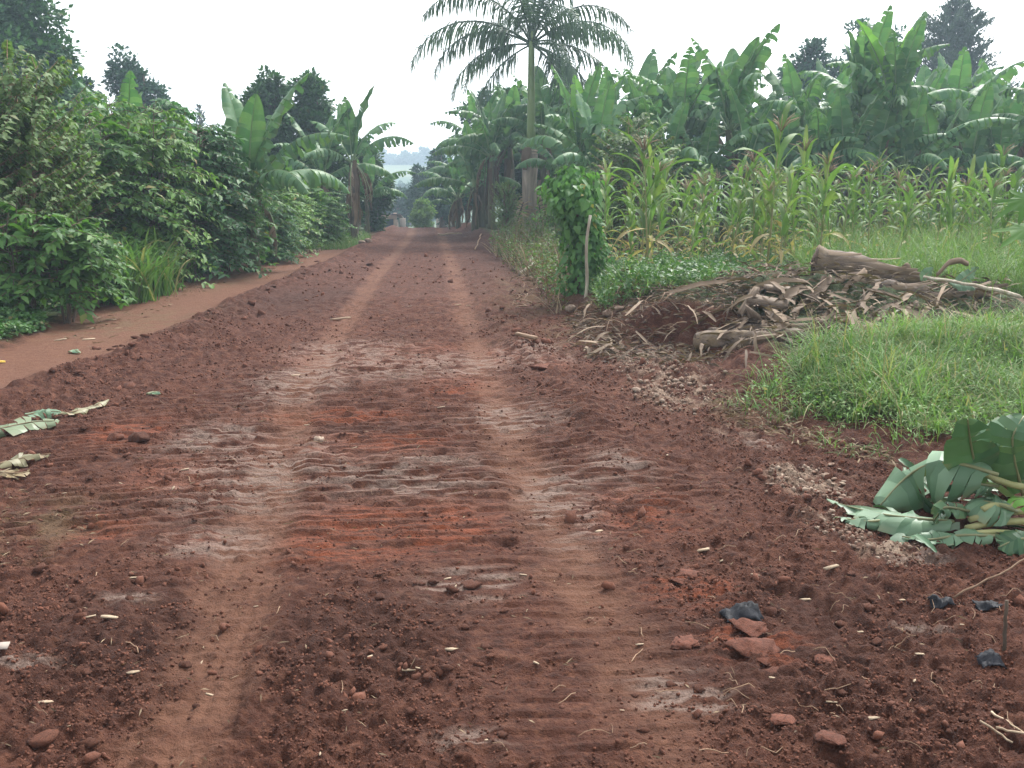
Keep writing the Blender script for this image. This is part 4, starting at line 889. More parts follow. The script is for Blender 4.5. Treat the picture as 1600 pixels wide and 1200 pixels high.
# undergrowth of both groves, out of the fields' way
q = np.stack([np.random.default_rng(5).uniform(2.9, 30, 16000), np.random.default_rng(6).uniform(22.5, 46, 16000)], -1); q = q[q[:, 0] > np.interp(q[:, 1], [22, 32, 46], [3.2, 3.3, 3.0])]
herbs('grove_undergrowth', 'dim green undergrowth between the banana stems', q[:, 0], q[:, 1], .9, .17, 'coffee', 24, LEAF, .8, .1)
q = np.stack([np.random.default_rng(8).uniform(-22, -3.4, 9000), np.random.default_rng(9).uniform(24, 46, 9000)], -1)
herbs('thicket_undergrowth', 'dim green undergrowth beneath the trees on the path side', q[:, 0], q[:, 1], .9, .17, 'coffee', 25, LEAF, .8, .1)
# dry stalks and straw on the verge below the palm
A9 = [(762, 384), (790, 405), (830, 440), (860, 475), (885, 480), (880, 440), (868, 400), (850, 382), (800, 372)]
q = fill(A9, 1100, 25, .15); blades('dry_verge_grass', 'dry straw and grey stalks on the verge below the palm', q[:, 0], q[:, 1], .65, .008, 'straw', 26, 3, .5, .3)
q = fill(A9, 5000, 27, .15); herbs('verge_weeds', 'green weeds among dry stalks below the palm', q[:, 0], q[:, 1], .6, .07, 'olive', 28, LEAF, .8, .2)

# feathery bush beside the palm and vine-covered stump
shrub(OS[1], 985, 21.5, 'soft green feathery bush behind the maize next to the bananas', 1.15, 1, 'feathery_bush')
shrub(CS[1], 890, 24.5, 'dark green shrub between palm trunk and vine-covered stump', .75, 2, 'green_shrub')
shrub(OS[1], 892, 26.0, 'brownish verge shrub right of the palm trunk', .75, 3, 'verge_shrub')
shrub(OS[0], 790, 28.5, 'thin dusty verge shrub left of the palm trunk', .5, 3, 'verge_shrub')
VX = P(903, 470, 13.1); zv = gz(VX[0], VX[1])
vt = thing('vine_covered_stump', 'upright stump smothered in heart-leaved green vine at the bank end', 'vine', (VX[0], VX[1], zv))
m = MB(); tube(m, [(0, 0, -.1), (.04, 0, .5), (-.03, .03, 1.1), (.02, 0, 1.6)], [.09, .075, .06, .03], 8, rough=.1); tube(m, [(.08, -.05, -.1), (.12, -.08, .5), (.05, -.08, 1.2)], [.03, .025, .02], 6); obj('stump', m, M['bark'], vt)
r = np.random.default_rng(66); n = 2600; f = r.random(n) ** .75; an = r.uniform(0, 6.283, n)
rad = np.interp(f, [0, .2, .5, .75, .9, 1], [.30, .25, .22, .34, .38, .08]) * r.uniform(.45, 1.25, n) * (1 + .35 * np.sin(an * 2 + f * 7))
pos = np.stack([rad * np.cos(an) + .10 * np.sin(f * 5), rad * np.sin(an) * .9, .04 + f * 1.72 + .12 * np.sin(an * 3) * f], -1); o_ = np.stack([np.cos(an), np.sin(an), 0 * an], -1)
m = MB(); scatter(m, *LEAFW, pos, frames(o_ * .5 + np.array([0, 0, -.8]) + r.normal(0, .4, (n, 3)), o_ + np.array([0, 0, .6]) + r.normal(0, .3, (n, 3))), .10 * r.uniform(.6, 1.3, n), np.stack([r.random(n), (r.random(n) < .02) * .8, .5 + r.normal(0, .06, n)], -1)); obj('foliage', m, M['vine'], vt, False)
m = MB()
HEART = ([(0, 0, 0), (-.3, -.12, .03), (-.45, .2, .06), (-.3, .6, .02), (0, 1, -.12), (.3, .6, .02), (.45, .2, .06), (.3, -.12, .03), (0, .4, -.03)], [(8, 0, 1), (8, 1, 2), (8, 2, 3), (8, 3, 4), (8, 4, 5), (8, 5, 6), (8, 6, 7), (8, 7, 0)])
HM = []
for i in range(3):
    m = MB(); m.add(np.array(HEART[0]) * np.array([1, 1, 1 + .3 * i]), tri=HEART[1], col=(.4 + .3 * i, 0, .55)); me = m.mesh('leaf'); me.materials.append(M['vine']); HM.append(me)
for i in range(90):
    f = r.random() ** .6; a = r.uniform(0, 6.28); rd = np.interp(f, [0, .2, .5, .75, .9, 1], [.33, .28, .25, .40, .42, .1]) * r.uniform(.8, 1.3)
    o = obj('leaf', HM[i % 3], None, vt); o.location = (rd * math.cos(a) + .1 * math.sin(f * 5), rd * math.sin(a), .08 + f * 1.66); ax = np.array([[math.cos(a) * .5, math.sin(a) * .5, -.7]]) + r.normal(0, .3, (1, 3)); fr = frames(ax, np.array([[math.cos(a), math.sin(a), .5]]))[0]
    o.rotation_euler = Matrix(fr.tolist()).to_euler(); o.scale = (r.uniform(.10, .16),) * 3
# pale pole
p0 = P(913, 482, 12.5); p0[2] = gz(p0[0], p0[1]) - .1; p1 = P(921, 336, 12.5)
m = MB(); pts = [p0 + (p1 - p0) * t + np.array([.02 * math.sin(t * 7), 0, 0]) for t in np.linspace(0, 1, 9)]
tube(m, pts, np.linspace(.026, .019, 9), 8, (.6, .5, .5), rough=.08); tag(obj('peeled_pole', m, M['palebark']), 'thin pale peeled pole standing upright in front of the vine-covered stump', 'pole')
# broad lobed leaves entering from the field edge
def lobed(seed):
    r = np.random.default_rng(seed); v = [(0, 0, 0)]; k = 7; pts = []
    for i in range(k):
        a = math.radians(-130 + 260 * i / (k - 1)); L = (.16, .24, .3, .33, .3, .24, .16)[i]
        for da, f in ((-.2, .5), (-.09, .82), (0, 1), (.09, .82), (.2, .5)): pts.append((L * f * math.sin(a + da), L * f * math.cos(a + da), -.25 * (L * f) ** 1.2 + r.normal(0, .006)))
    v += pts; t = [(0, i + 1, i) for i in range(1, len(pts))]
    m = MB(); m.add(v, tri=t, col=(r.uniform(0, .3), 0, .22)); me = m.mesh('leaf'); me.materials.append(M['bananayoung']); return me
LB_ = [lobed(1), lobed(2)]
pp = P(1665, 470, 8.6); zp = gz(pp[0], pp[1])
pt = thing('papaya_sapling', 'sapling with big bright green lobed leaves at the field edge', 'sapling', (pp[0], pp[1], zp))
m = MB(); tube(m, [(0, 0, -.1), (.03, 0, .6), (0, .02, 1.3), (0, 0, 1.75)], [.04, .035, .03, .015], 8); obj('stem', m, M['petiole'], pt)
for i, (px_, py_, d_) in enumerate([(1604, 310, 8.6), (1606, 356, 8.4), (1650, 280, 8.8), (1700, 320, 8.7), (1690, 380, 8.3), (1655, 330, 8.2)]):
    e = P(px_, py_, d_) - np.array([pp[0], pp[1], zp]); b = np.array([0, 0, min(1.65, e[2] + .1)]); m = MB(); tube(m, [b, (b + e) / 2 + np.array([0, 0, .06]), e], [.01, .008, .006], 5); obj('petiole', m, M['petiole'], pt)
    o = obj('leaf', LB_[i % 2], None, pt); o.location = e; ax = np.array([[e[0], e[1], -.25]]); o.rotation_euler = Matrix(frames(ax, np.array([[-.1, -.5, .8]]))[0].tolist()).to_euler(); o.scale = (1.0,) * 3

# ------------------------------------------------------------------ little house and wall at the crest
hx = P(603, 340, 57); zb = gz(hx[0], hx[1]) - .1; eave = P(603, 332, 57)[2]
hs_ = thing('small_house', 'small plastered roadside house with iron roof and blue doorway', 'house', (hx[0], hx[1], zb), -YAW * .3)
H0 = eave - zb
m = MB(); box(m, (-1.2, 1.5, H0 / 2 - .26), (3.6, 3, H0 - .52)); obj('wall', m, M['wall'], hs_, False)
m = MB(); box(m, (-.2, -.02, H0 * .40), (1.35, .06, H0 * .8)); obj('door', m, M['void'], hs_, False)
m = MB(); box(m, (.62, -.9, H0 / 2), (.2, .2, H0)); obj('pillar', m, M['wall'], hs_, False)
m = MB(); box(m, (1.05, -.4, H0 * .36), (.35, .6, H0 * .72)); obj('side_block', m, M['whitewall'], hs_, False)
m = MB(); v = [(-3.2, -1.15, H0), (.95, -1.15, H0 - .12), (.95, 3.2, H0 - .45), (-3.2, 3.2, H0 - .33)]; v = v + [(a, b, c + .06) for a, b, c in v]
m.add(v, quad=[(3, 2, 1, 0), (4, 5, 6, 7), (0, 1, 5, 4), (1, 2, 6, 5), (2, 3, 7, 6), (3, 0, 4, 7)]); obj('roof', m, M['iron'], hs_, False)
m = MB(); box(m, (-1.2, -1.02, H0 - .26), (3.8, .08, .24)); obj('fascia', m, M['wall'], hs_, False)
wx = P(694, 345, 63); zb = gz(wx[0], wx[1]); wt = P(690, 331, 63)[2]
wl = thing('boundary_wall', 'pale plastered wall half hidden by leaves at the road crest', 'wall', (wx[0], wx[1], zb), .05)
m = MB(); box(m, (0, 0, (wt - zb) / 2 - .1), (1.1, .2, wt - zb + .2)); obj('panel', m, M['whitewall'], wl, False)
m = MB(); box(m, (0, 0, wt - zb + .03), (1.2, .28, .06)); obj('coping', m, M['whitewall'], wl, False)

# ------------------------------------------------------------------ debris pile
MARCH = np.concatenate([np.arange(2, 16, .02), np.arange(16, 60, .15)])
def onpx(px, py, lift=0.):                       # where the sight line meets the real ground
    c, dd, zz = ray(px, py); t = MARCH / dd; q = RT[None] * (c * t)[:, None] + FW[None] * MARCH[:, None]; z = CAMH + zz * t; h = HH(q[:, 0], q[:, 1])
    k = np.argmax(z <= h) if (z <= h).any() else len(t) - 1
    return np.array([q[k, 0], q[k, 1], h[k] + lift])
def logthing(name, label, a, b, ra, rb, mat, bend=.03, endmat='darkend', flaps=4, seed=0):
    r = np.random.default_rng(seed); a = np.asarray(a); b = np.asarray(b); mid = (a + b) / 2; t = thing(name, label, 'log', (mid[0], mid[1], mid[2]))
    n = 10; pts = [a - mid + (b - a) * q + np.array([0, 0, bend * math.sin(q * 3.1)]) + r.normal(0, .008, 3) for q in np.linspace(0, 1, n)]
    m = MB(); tube(m, pts, np.linspace(ra, rb, n) * (1 + .06 * r.normal(size=n)), 13, np.stack([r.random(n), 0 * np.ones(n), .5 * np.ones(n)], -1), rough=.11); obj('stem', m, M[mat], t)
    ax = (b - a) / np.linalg.norm(b - a)
    m = MB()
    for k, f in enumerate((.97, .72, .45, .2)): tube(m, [pts[0] - ax * (.01 + .012 * k), pts[0] + ax * .03], ra * f, 12, rough=.1)
    obj('cut_end', m, M[endmat], t)
    for k in range(flaps):
        f = r.uniform(.1, .8); L = r.uniform(.15, .4) * np.linalg.norm(b - a); i0 = pts[0] + (pts[-1] - pts[0]) * f; rr = ra + (rb - ra) * f
        an = r.uniform(-.9, 1.3); up = np.array([0, 0, 1]); s = np.cross(ax, up); s /= np.linalg.norm(s); o_ = up * math.cos(an) - s * math.sin(an) * -1; tg = np.cross(ax, o_); v = []
        for j in range(5):
            q = j / 4; c = i0 + ax * L * q + o_ * (rr * 1.03 + .07 * q * q); ww = .035 * (1 - .5 * q); v += [c - tg * ww, c + o_ * .006, c + tg * ww]
        m = MB(); m.add(v, quad=[(j * 3 + a_, j * 3 + a_ + 1, j * 3 + a_ + 4, j * 3 + a_ + 3) for j in range(4) for a_ in (0, 1)], col=(r.random(), r.uniform(0, .5), .5)); obj('peeling_sheath', m, M['drysheath'], t)
    return t
logthing('banana_log', 'thick dark cut banana trunk lying across the top of the debris pile', P(1274, 409, 10.6), P(1435, 438, 10.4), .175, .09, 'log', .02, seed=1, flaps=6)
def restlog(pxa, pya, pxb, pyb, ra, rb):
    a = onpx(pxa, pya); b = onpx(pxb, pyb); a[2] += ra * .75; b[2] += rb * .75; return a, b
logthing('banana_log', 'medium brown banana stem lying just below the thick dark cut trunk', P(1310, 446, 10.15), P(1450, 458, 10.0), .095, .07, 'log', .02, seed=6, flaps=5)
logthing('banana_log', 'short split banana stem lying across the left shoulder of the pile', P(1205, 462, 10.5), P(1305, 452, 10.4), .085, .06, 'log', .02, seed=7, flaps=4)
logthing('banana_log', 'weathered banana stem end poking out of the pile above the bank grass', P(1330, 492, 9.7), P(1430, 478, 9.8), .075, .05, 'log', .02, seed=8, flaps=4)
a, b = restlog(1092, 548, 1265, 536, .11, .07); logthing('banana_log', 'rotting banana trunk with yellow sheath lying at the front of the debris', a, b, .105, .065, 'log', .0, seed=2, flaps=4)
a = P(1405, 470, 10.0); b = P(1545, 458, 10.2); logthing('banana_log', 'slim brown banana stem half buried in the debris beside green leaf scraps', a, b, .085, .06, 'log', .0, seed=3, flaps=5)
a, b = restlog(1110, 527, 1300, 515, .05, .035); logthing('banana_log', 'thin grey stem lying behind the rotting yellow-sheathed trunk', a, b, .05, .035, 'log', .02, seed=4, flaps=2)
a = P(1590, 470, 9.6); b = P(1440, 462, 9.9); a[2] = gz(a[0], a[1]) + .25; b[2] = gz(b[0], b[1]) + .25; logthing('branch', 'pale thin branch lying in the weeds at the end of the debris', a, b, .022, .014, 'palebark', .02, 'palebark', 0, 5)
def strip(r, L, W, curl, fold):
    n = 8; v = []; p = np.zeros(3); a = r.uniform(-.2, .5); tw = r.uniform(-1.2, 1.2)
    for j in range(n):
        q = j / (n - 1); ww = W * (math.sin(math.pi * (q * .86 + .1)) ** .5); c, s = math.cos(tw * q), math.sin(tw * q); sd = np.array([0, c, s]); up = np.array([0, -s, c])
        v += [p - sd * ww + up * ww * fold, p.copy(), p + sd * ww + up * ww * fold]
        a -= curl / n * r.uniform(.3, 1.7); p = p + np.array([math.cos(a), r.normal(0, .12), math.sin(a)]) * L / (n - 1)
    m = MB(); m.add(v, quad=[(j * 3 + k, j * 3 + k + 1, j * 3 + k + 4, j * 3 + k + 3) for j in range(n - 1) for k in (0, 1)], col=(r.random(), r.uniform(0, .7) ** 2, r.uniform(.4, .62))); return m
r = np.random.default_rng(31)
SV = [strip(r, 1, r.uniform(.02, .055), r.uniform(.2, 1.3), r.uniform(-.2, .9)) for i in range(14)]
SM = [s.mesh('dry_leaf_strip') for s in SV]
for s in SM: s.materials.append(M['drysheath'])
GS = 'dry banana leaf strips on the debris pile'
rp = random.Random(5); cnt = 0
while cnt < 260:
    if cnt < 200: px, py = rp.uniform(1150, 1560), rp.uniform(432, 535)
    else: px, py = rp.uniform(900, 1180), rp.uniform(480, 560)
    if py > 525 - (px - 1300) * .12 and px > 1300: continue
    if px > 1440 and rp.random() < .4: continue
    p = onpx(px, py, rp.uniform(.0, .12)); cnt += 1
    o = obj('dry_leaf_strip', SM[cnt % 14]); o.location = p; o.rotation_euler = (rp.uniform(-.5, .5), rp.uniform(-.1, .4), rp.gauss(-2.2, .7) if cnt % 3 else rp.uniform(0, 6.28)); L = rp.choice([rp.uniform(.2, .5), rp.uniform(.5, 1.1)]) if cnt < 200 else rp.uniform(.15, .5); o.scale = (L, L * 1.1, L)
    tag(o, 'curled dry brown banana leaf strip tangled in the debris pile', 'dry leaf', GS)
# long standing strips read singly
for (pa, pb, wd, lb, dr) in [((1298, 500, 9.75), (1352, 425, 10.2), .055, 'long orange-brown leaf sheath slanting down the front of the pile', .05), ((1327, 492, 9.8), (1318, 468, 9.9), .04, 'short pale leaf sheath hanging below the orange-brown one', 0),
                             ((1462, 430, 10.3), (1512, 412, 10.5), .03, 'tan splintered leaf stalk pointing up out of the debris', 0), ((1408, 420, 10.5), (1425, 436, 10.4), .02, 'short thin stalk sticking up beside the thick cut trunk', 0),
                             ((1240, 508, 9.5), (1290, 470, 9.9), .03, 'grey-brown stalk leaning on the left of the pile', .3), ((1265, 480, 9.9), (1350, 430, 10.2), .05, 'broad brown leaf sheath draped over the thick cut trunk', .2)]:
    a = P(*pa); b = P(*pb); mid = (a + b) / 2; ax = b - a; s = np.cross(ax, [0, 1, 0.3]); s /= np.linalg.norm(s); nn = np.cross(s, ax); nn /= np.linalg.norm(nn); v = []
    for j in range(9):
        q = j / 8; c = a - mid + ax * q + np.array([0, 0, .10 * math.sin(q * 3.14)]) + s * rp.gauss(0, .006); ww = wd * (.75 + .4 * math.sin(q * 3)); v += [c - s * ww, c - nn * ww * .45, c + s * ww]
    m = MB(); m.add(v, quad=[(j * 3 + k, j * 3 + k + 1, j * 3 + k + 4, j * 3 + k + 3) for j in range(8) for k in (0, 1)], col=(.75, dr, .55)); o = obj('leaf_sheath', m, M['drysheath']); o.location = mid
    sm = o.modifiers.new('thickness', 'SOLIDIFY'); sm.thickness = .012
    tag(o, lb, 'leaf sheath')
# splintered boards and pale husk
M['slab'] = solidmat('split_stem', (.13, .095, .07), (.31, .24, .175), 5, .8, .5, c3=(.1, .07, .05), stretch=(1, 6, 6))
def plank(label, px, py, s, rot, mat='slab', name='wood_slab', cat='wood', lift=.03):
    p = onpx(px, py, lift); r = np.random.default_rng(int(px)); m = MB(); n = 6; v = []
    for j in range(n):
        q = j / (n - 1) - .5; e = r.uniform(.8, 1.1, 4)
        v += [(q * s[0], -s[1] / 2 * e[0], -s[2] / 2), (q * s[0], s[1] / 2 * e[1], -s[2] / 2), (q * s[0] + r.normal(0, .01), s[1] / 2 * e[2], s[2] / 2 * e[2]), (q * s[0], -s[1] / 2 * e[3], s[2] / 2)]
    qd = [(j * 4 + k, (j + 1) * 4 + k, (j + 1) * 4 + (k + 1) % 4, j * 4 + (k + 1) % 4) for j in range(n - 1) for k in range(4)] + [(0, 1, 2, 3), (n * 4 - 1, n * 4 - 2, n * 4 - 3, n * 4 - 4)]
    m.add(v, quad=qd, col=(.5, .5, .5)); o = obj(name, m, M[mat], None, False); o.location = p; o.rotation_euler = rot; tag(o, label, cat); return o
plank('thick pale splintered slab of banana trunk on the left of the pile', 1198, 488, (.42, .15, .07), (.5, .15, -.35), lift=.1)
plank('upright pale splintered slab leaning beside the thick one', 1168, 492, (.36, .07, .03), (.3, -.9, .4), lift=.13)
plank('flat torn whitish husk lying below the splintered slabs', 1178, 515, (.34, .2, .02), (.6, .7, 1.0), 'slab', 'husk', 'husk', .1)
plank('small grey wood slab near the top of the soil bank', 1215, 465, (.3, .12, .04), (.3, .1, .2), lift=.08)
plank('flat reddish wood splinter lying on the loose windrow', 822, 530, (.3, .05, .03), (.1, .05, -.9), 'twig', lift=.03)
plank('pale stick lying on the left wheel track', 532, 500, (.32, .02, .018), (0, .02, .75), 'wood', lift=.02)
# green leaf scraps on the pile
def scrap(label, pts, W, seed, mat='cutleaf', up=(0, -.3, 1), tear=.5, rise=.2, droop=.5, strips=10, tp=.05, rib=.009, grav=.1, name='cut_banana_leaf', petiole='bananarib', base=.5, cat='banana leaf', dry=0.):
    A_ = np.array(pts, float); mid = A_.mean(0); tt = np.linspace(0, 1, len(A_)); t2 = np.linspace(0, 1, 15)
    # smooth the path
    cr = np.stack([np.interp(t2, tt, A_[:, k]) for k in range(3)], -1)
    for _ in range(3): cr[1:-1] = (cr[:-2] + cr[1:-1] * 2 + cr[2:]) / 4
    cr = cr - mid; ups = np.tile(np.array(up, float), (15, 1)); m = MB(); lamina(m, cr, ups, W, tp, tear, rise, droop, seed, strips, grav, fwd=.3, base=base, edge=.45, dryness=dry, pinch=.22)
    for v in m.v:
        v += .018 * np.stack([fbm(v[:, 0] * 13 + 3, v[:, 1] * 13 + v[:, 2] * 9, 2, seed + k_) for k_ in range(3)], -1)
        g = HH(v[:, 0] + mid[0], v[:, 1] + mid[1]) + .012; v[:, 2] = np.maximum(v[:, 2], g - mid[2])
    t = thing(name, label, cat, mid); obj('blade', m, M[mat], t)
    m = MB(); tube(m, cr, np.linspace(rib, rib * .35, 15), 7); obj('midrib', m, M[petiole], t); return t
scrap('folded green leaf scrap standing on the slim banana stem', [P(1440, 440, 10.1), P(1447, 428, 10.1), P(1458, 420, 10.1)], .07, 1, tear=.1, up=(.2, -1, .1))
scrap('bluish green leaf blade pointing up at the end of the pile', [P(1490, 448, 10.0), P(1510, 432, 10.0), P(1528, 418, 10.0)], .08, 2, tear=.3, up=(-.3, -1, .3))
scrap('small pale leaf scrap lying at the end of the pile', [P(1480, 440, 9.9), P(1500, 443, 9.9), P(1525, 450, 9.9)], .08, 3, tear=.3, up=(0, -.6, .8))
scrap('dull green leaf lying flat in front of the pile', [onpx(1370, 495, .03), onpx(1400, 492, .06), onpx(1440, 498, .03)], .09, 4, tear=.4, mat='cutleafdark')
# roots sticking out of the cut bank: a tangle
r = np.random.default_rng(9); m = MB()
for i in range(420):
    px, py = (r.uniform(890, 1230), r.uniform(478, 556)) if i < 340 else (r.uniform(800, 890), r.uniform(410, 480))
    p = P(px, py, r.uniform(9.2, 11.5) if i < 340 else r.uniform(12.5, 16)); g = gz(p[0], p[1]); p[2] = g + r.uniform(0, .06); az = r.uniform(0, 6.28); L = r.uniform(.12, .45); k = 5; pts = [p.copy()]; el = r.uniform(-.3, .9)
    for j in range(k): az += r.normal(0, .6); el -= .3; p = p + np.array([math.cos(az) * math.cos(el), math.sin(az) * math.cos(el), math.sin(el)]) * L / k; p[2] = max(p[2], g - .03); pts.append(p.copy())
    tube(m, pts, np.linspace(.009, .003, k + 1) * r.uniform(.6, 1.4), 5, (r.random(), .5, .5), False)
tag(obj('root_tangle', m, M['twig']), 'tangle of brown roots sticking out of the cut bank', None, None, 'stuff')
# litter of small dry leaf bits over pile, bank and verge
m = MB(); r = np.random.default_rng(10)
def bits(m, poly, n, size, seed, lift=.03, z=.1):
    q = fill(poly, n, seed, z); r = np.random.default_rng(seed); pos = np.stack([q[:, 0], q[:, 1], HH(q[:, 0], q[:, 1]) + r.uniform(0, lift, n)], -1); az = r.uniform(0, 6.28, n)
    ax = np.stack([np.cos(az), np.sin(az), r.normal(0, .25, n)], -1); nm = r.normal(0, .5, (n, 3)) + np.array([0, 0, 1])
    sz = np.stack([size * r.uniform(.15, .45, n), size * r.uniform(.5, 2.2, n), size * r.uniform(.5, 2, n)], -1)
    scatter(m, *LEAF2, pos, frames(ax, nm), sz, np.stack([r.random(n), r.random(n) ** 2, .5 + r.normal(0, .08, n)], -1))
bits(m, [(1150, 530), (1290, 545), (1420, 520), (1570, 500), (1570, 450), (1300, 430), (1200, 455), (1100, 480)], 3600, .10, 1, .18, .3)
bits(m, [(880, 480), (930, 535), (1080, 560), (1160, 545), (1180, 480), (1000, 470)], 2600, .09, 2, .08, .2)
bits(m, [(780, 395), (850, 470), (890, 480), (870, 400), (820, 380)], 1100, .12, 3, .1, .1)
tag(obj('dry_leaf_litter', m, M['drysheath'], None, False), 'dry leaf bits littering the debris pile, bank and verge', None, None, 'stuff')
m = MB()
bits(m, [(1120, 620), (1130, 650), (1250, 690), (1400, 730), (1440, 715), (1300, 675), (1200, 640)], 500, .06, 4, .03, .05)
bits(m, [(60, 510), (140, 540), (260, 480), (420, 410), (480, 395), (400, 398), (250, 450), (120, 485)], 420, .07, 5, .02, 0)
bits(m, [(-50, 780), (-50, 900), (140, 870), (160, 800), (60, 760)], 160, .03, 6, .02, 0)
bits(m, [(700, 400), (300, 620), (0, 1000), (0, 1200), (1600, 1200), (1500, 900), (1100, 680), (860, 480)], 2600, .026, 7, .015, 0)
tag(obj('straw_bits', m, M['straw'], None, False), 'tiny straw and chips scattered over the road', None, None, 'stuff')

# ------------------------------------------------------------------ stones, clods, rubble
RK = [rock_mesh('stone', i, 2, .65) for i in range(5)]
for k in RK: k.materials.append(M['stone'])
RKs = [rock_mesh('stone', 20 + i, 1, .7) for i in range(4)]
for k in RKs: k.materials.append(M['stone'])
CL = [rock_mesh('soil_clod', 40 + i, 2, .6, .4) for i in range(5)]
for k in CL: k.materials.append(M['clod'])
CR = [rock_mesh('soil_clod', 50 + i, 3, .5, .35) for i in range(3)]
for k in CR: k.materials.append(M['redclod'])
def rock(mesh, px, py, wpx, label, name='stone', cat='stone', group=None, stretch=1.0, flat=1.0):
    p = onpx(px, py); d = p[:2] @ FW; s = wpx * d / FPX / 2; o = obj(name, mesh); o.location = (p[0], p[1], p[2] + s * (.22 if mesh.materials[0] == M['stone'] else .08) * flat); o.rotation_euler = (rp.uniform(-.15, .15), rp.uniform(-.15, .15), rp.uniform(-.5, .5)); o.scale = (s, s * stretch, s * flat); tag(o, label, cat, group); return o
for i, (px, py, wd, lb) in enumerate([(893, 486, 26, 'angular pale stone at the foot of the vine-covered stump'), (958, 552, 20, 'upright pale stone in front of the rooty bank'), (968, 486, 18, 'pale stone on the bank top under the herbs'), (952, 492, 22, 'greyish stone on the bank top beside the pole'), (996, 612, 16, 'lone pale stone left of the rubble patch'), (498, 690, 24, 'chalky white stone lying between the wheel tracks'), (576, 378, 14, 'whitish stone at the roadside before the small banana plant'), (565, 380, 12, 'grey stone next to the whitish roadside stone')]):
    rock(RK[i % 5], px, py, wd, lb)
GR = 'pale stones of the rubble patch'
for i in range(60):
    px, py = rp.gauss(1050, 34), rp.gauss(602, 20)
    if py > 650: continue
    rock(RKs[i % 4], px, py, rp.uniform(6, 15), 'pale crumbly stone in the rubble patch at the bank corner', 'stone', 'stone', GR)
GR2 = 'pale chips on the earth by the cut leaves'
for i in range(16):
    px, py = (rp.gauss(1265, 35), rp.gauss(752, 14)) if i < 18 else (rp.gauss(1340, 40), rp.gauss(830, 14))
    rock(RKs[i % 4], px, py, rp.uniform(8, 22), 'flat pale chip of rubble beside the cut banana leaves', 'stone', 'stone', GR2, flat=.5)
for i, (px, py, wd, lb) in enumerate([(1300, 1158, 62, 'large brown clod with dark hollow under it on the loose earth'), (1180, 1020, 84, 'broad flat red clod beside the black plastic scrap'), (1150, 1012, 40, 'small red clod resting against the broad flat one'), (1205, 1050, 50, 'crumbling red clod in front of the broad flat one'), (1170, 985, 62, 'red clod directly below the black plastic scrap'),
                                          (1285, 1030, 46, 'brown slab-like clod right of the red clods'), (1082, 900, 46, 'dark lumpy clod at the edge of the loose earth'), (1062, 912, 26, 'red clod under the dark lumpy one'), (1065, 1005, 58, 'orange flat clod left of the red clods'), (1225, 1130, 50, 'tan rounded clod half sunk in the earth')]):
    rock(CR[i % 3], px, py, wd, lb, 'soil_clod', 'clod', flat=.55)
rock(CL[0], 70, 1165, 52, 'dark clod casting shade on the left wheel side', 'soil_clod', 'clod'); rock(CL[1], 140, 1172, 36, 'red-brown clod beside the dark one left of the wheel track', 'soil_clod', 'clod')
rock(CL[2], 178, 686, 36, 'nearly black clod near the withered leaves', 'soil_clod', 'clod'); rock(CL[3], 218, 690, 34, 'purplish dark clod touching the nearly black one', 'soil_clod', 'clod')
rock(CR[1], 848, 577, 38, 'flat red earth slab on the windrow right of the wheel track', 'soil_clod', 'clod', flat=.5)
rock(CL[4], 64, 890, 30, 'red lump at the rough left side of the road', 'soil_clod', 'clod'); rock(CL[4], 735, 915, 40, 'dark hollow clod between the wheel tracks', 'soil_clod', 'clod', flat=.6)
GK = 'earth clods strewn over the road'
for i in range(150):
    z_ = i % 5
    if z_ < 2 and i % 3 == 0: t_ = rp.random(); px, py = 20 + 500 * t_ + rp.uniform(-20, 25), 612 - 205 * t_ ** .9 + rp.uniform(-6, 16)
    elif z_ == 2: t_ = rp.random(); px, py = 770 + 120 * t_ + rp.uniform(-20, 20), 480 + 190 * t_ + rp.uniform(-15, 15)
    elif z_ == 3: px, py = rp.uniform(0, 330), rp.uniform(640, 1190)
    else: px, py = rp.uniform(440, 800) if i % 2 else rp.uniform(980, 1580), rp.uniform(880, 1190)
    rock(CL[i % 5], px, py, rp.uniform(6, 15) * (1 + .6 * (py > 900)), 'small brown earth clod strewn on the graded road', 'soil_clod', 'clod', GK)
# crumbs: thousands of small lumps
def crumbs(name, label, mat, xs, ys, s, seed):
    r = np.random.default_rng(seed); n = len(xs); bm = bmesh.new(); bmesh.ops.create_icosphere(bm, subdivisions=1, radius=1); tv = np.array([v.co for v in bm.verts]); tf = [[q.index for q in f.verts] for f in bm.faces]; bm.free()
    m = MB(); z = HH(xs, ys); fr = frames(unit(n), unit(n)); s = s * r.uniform(.35, 1, n) ** 1.6
    for k in range(3):
        sel = np.arange(n) % 3 == k; t2 = tv * (1 + .28 * r.normal(size=(len(tv), 1))) * np.array([1, .75, .6])
        scatter(m, t2, tf, np.stack([xs, ys, z + s * .25], -1)[sel], fr[sel], s[sel], np.stack([r.random(sel.sum()), .5 * np.ones(sel.sum()), .5 * np.ones(sel.sum())], -1))
    return tag(obj(name, m, M[mat], None, False), label, None, None, 'stuff')
def tiny(name, label, mat, xs, ys, s, seed):
    r = np.random.default_rng(seed); n = len(xs); tv = np.array([(1, 0, 0), (-1, 0, 0), (0, 1, 0), (0, -1, 0), (0, 0, 1), (0, 0, -1)]) * np.array([1, .8, .7]); tf = [(0, 2, 4), (2, 1, 4), (1, 3, 4), (3, 0, 4), (2, 0, 5), (1, 2, 5), (3, 1, 5), (0, 3, 5)]
    m = MB(); scatter(m, tv, tf, np.stack([xs, ys, HH(xs, ys) + s * .2], -1), frames(unit(n), unit(n)), s, np.stack([r.random(n), .5 * np.ones(n), .5 * np.ones(n)], -1)); return tag(obj(name, m, M[mat], None, False), label, None, None, 'stuff')
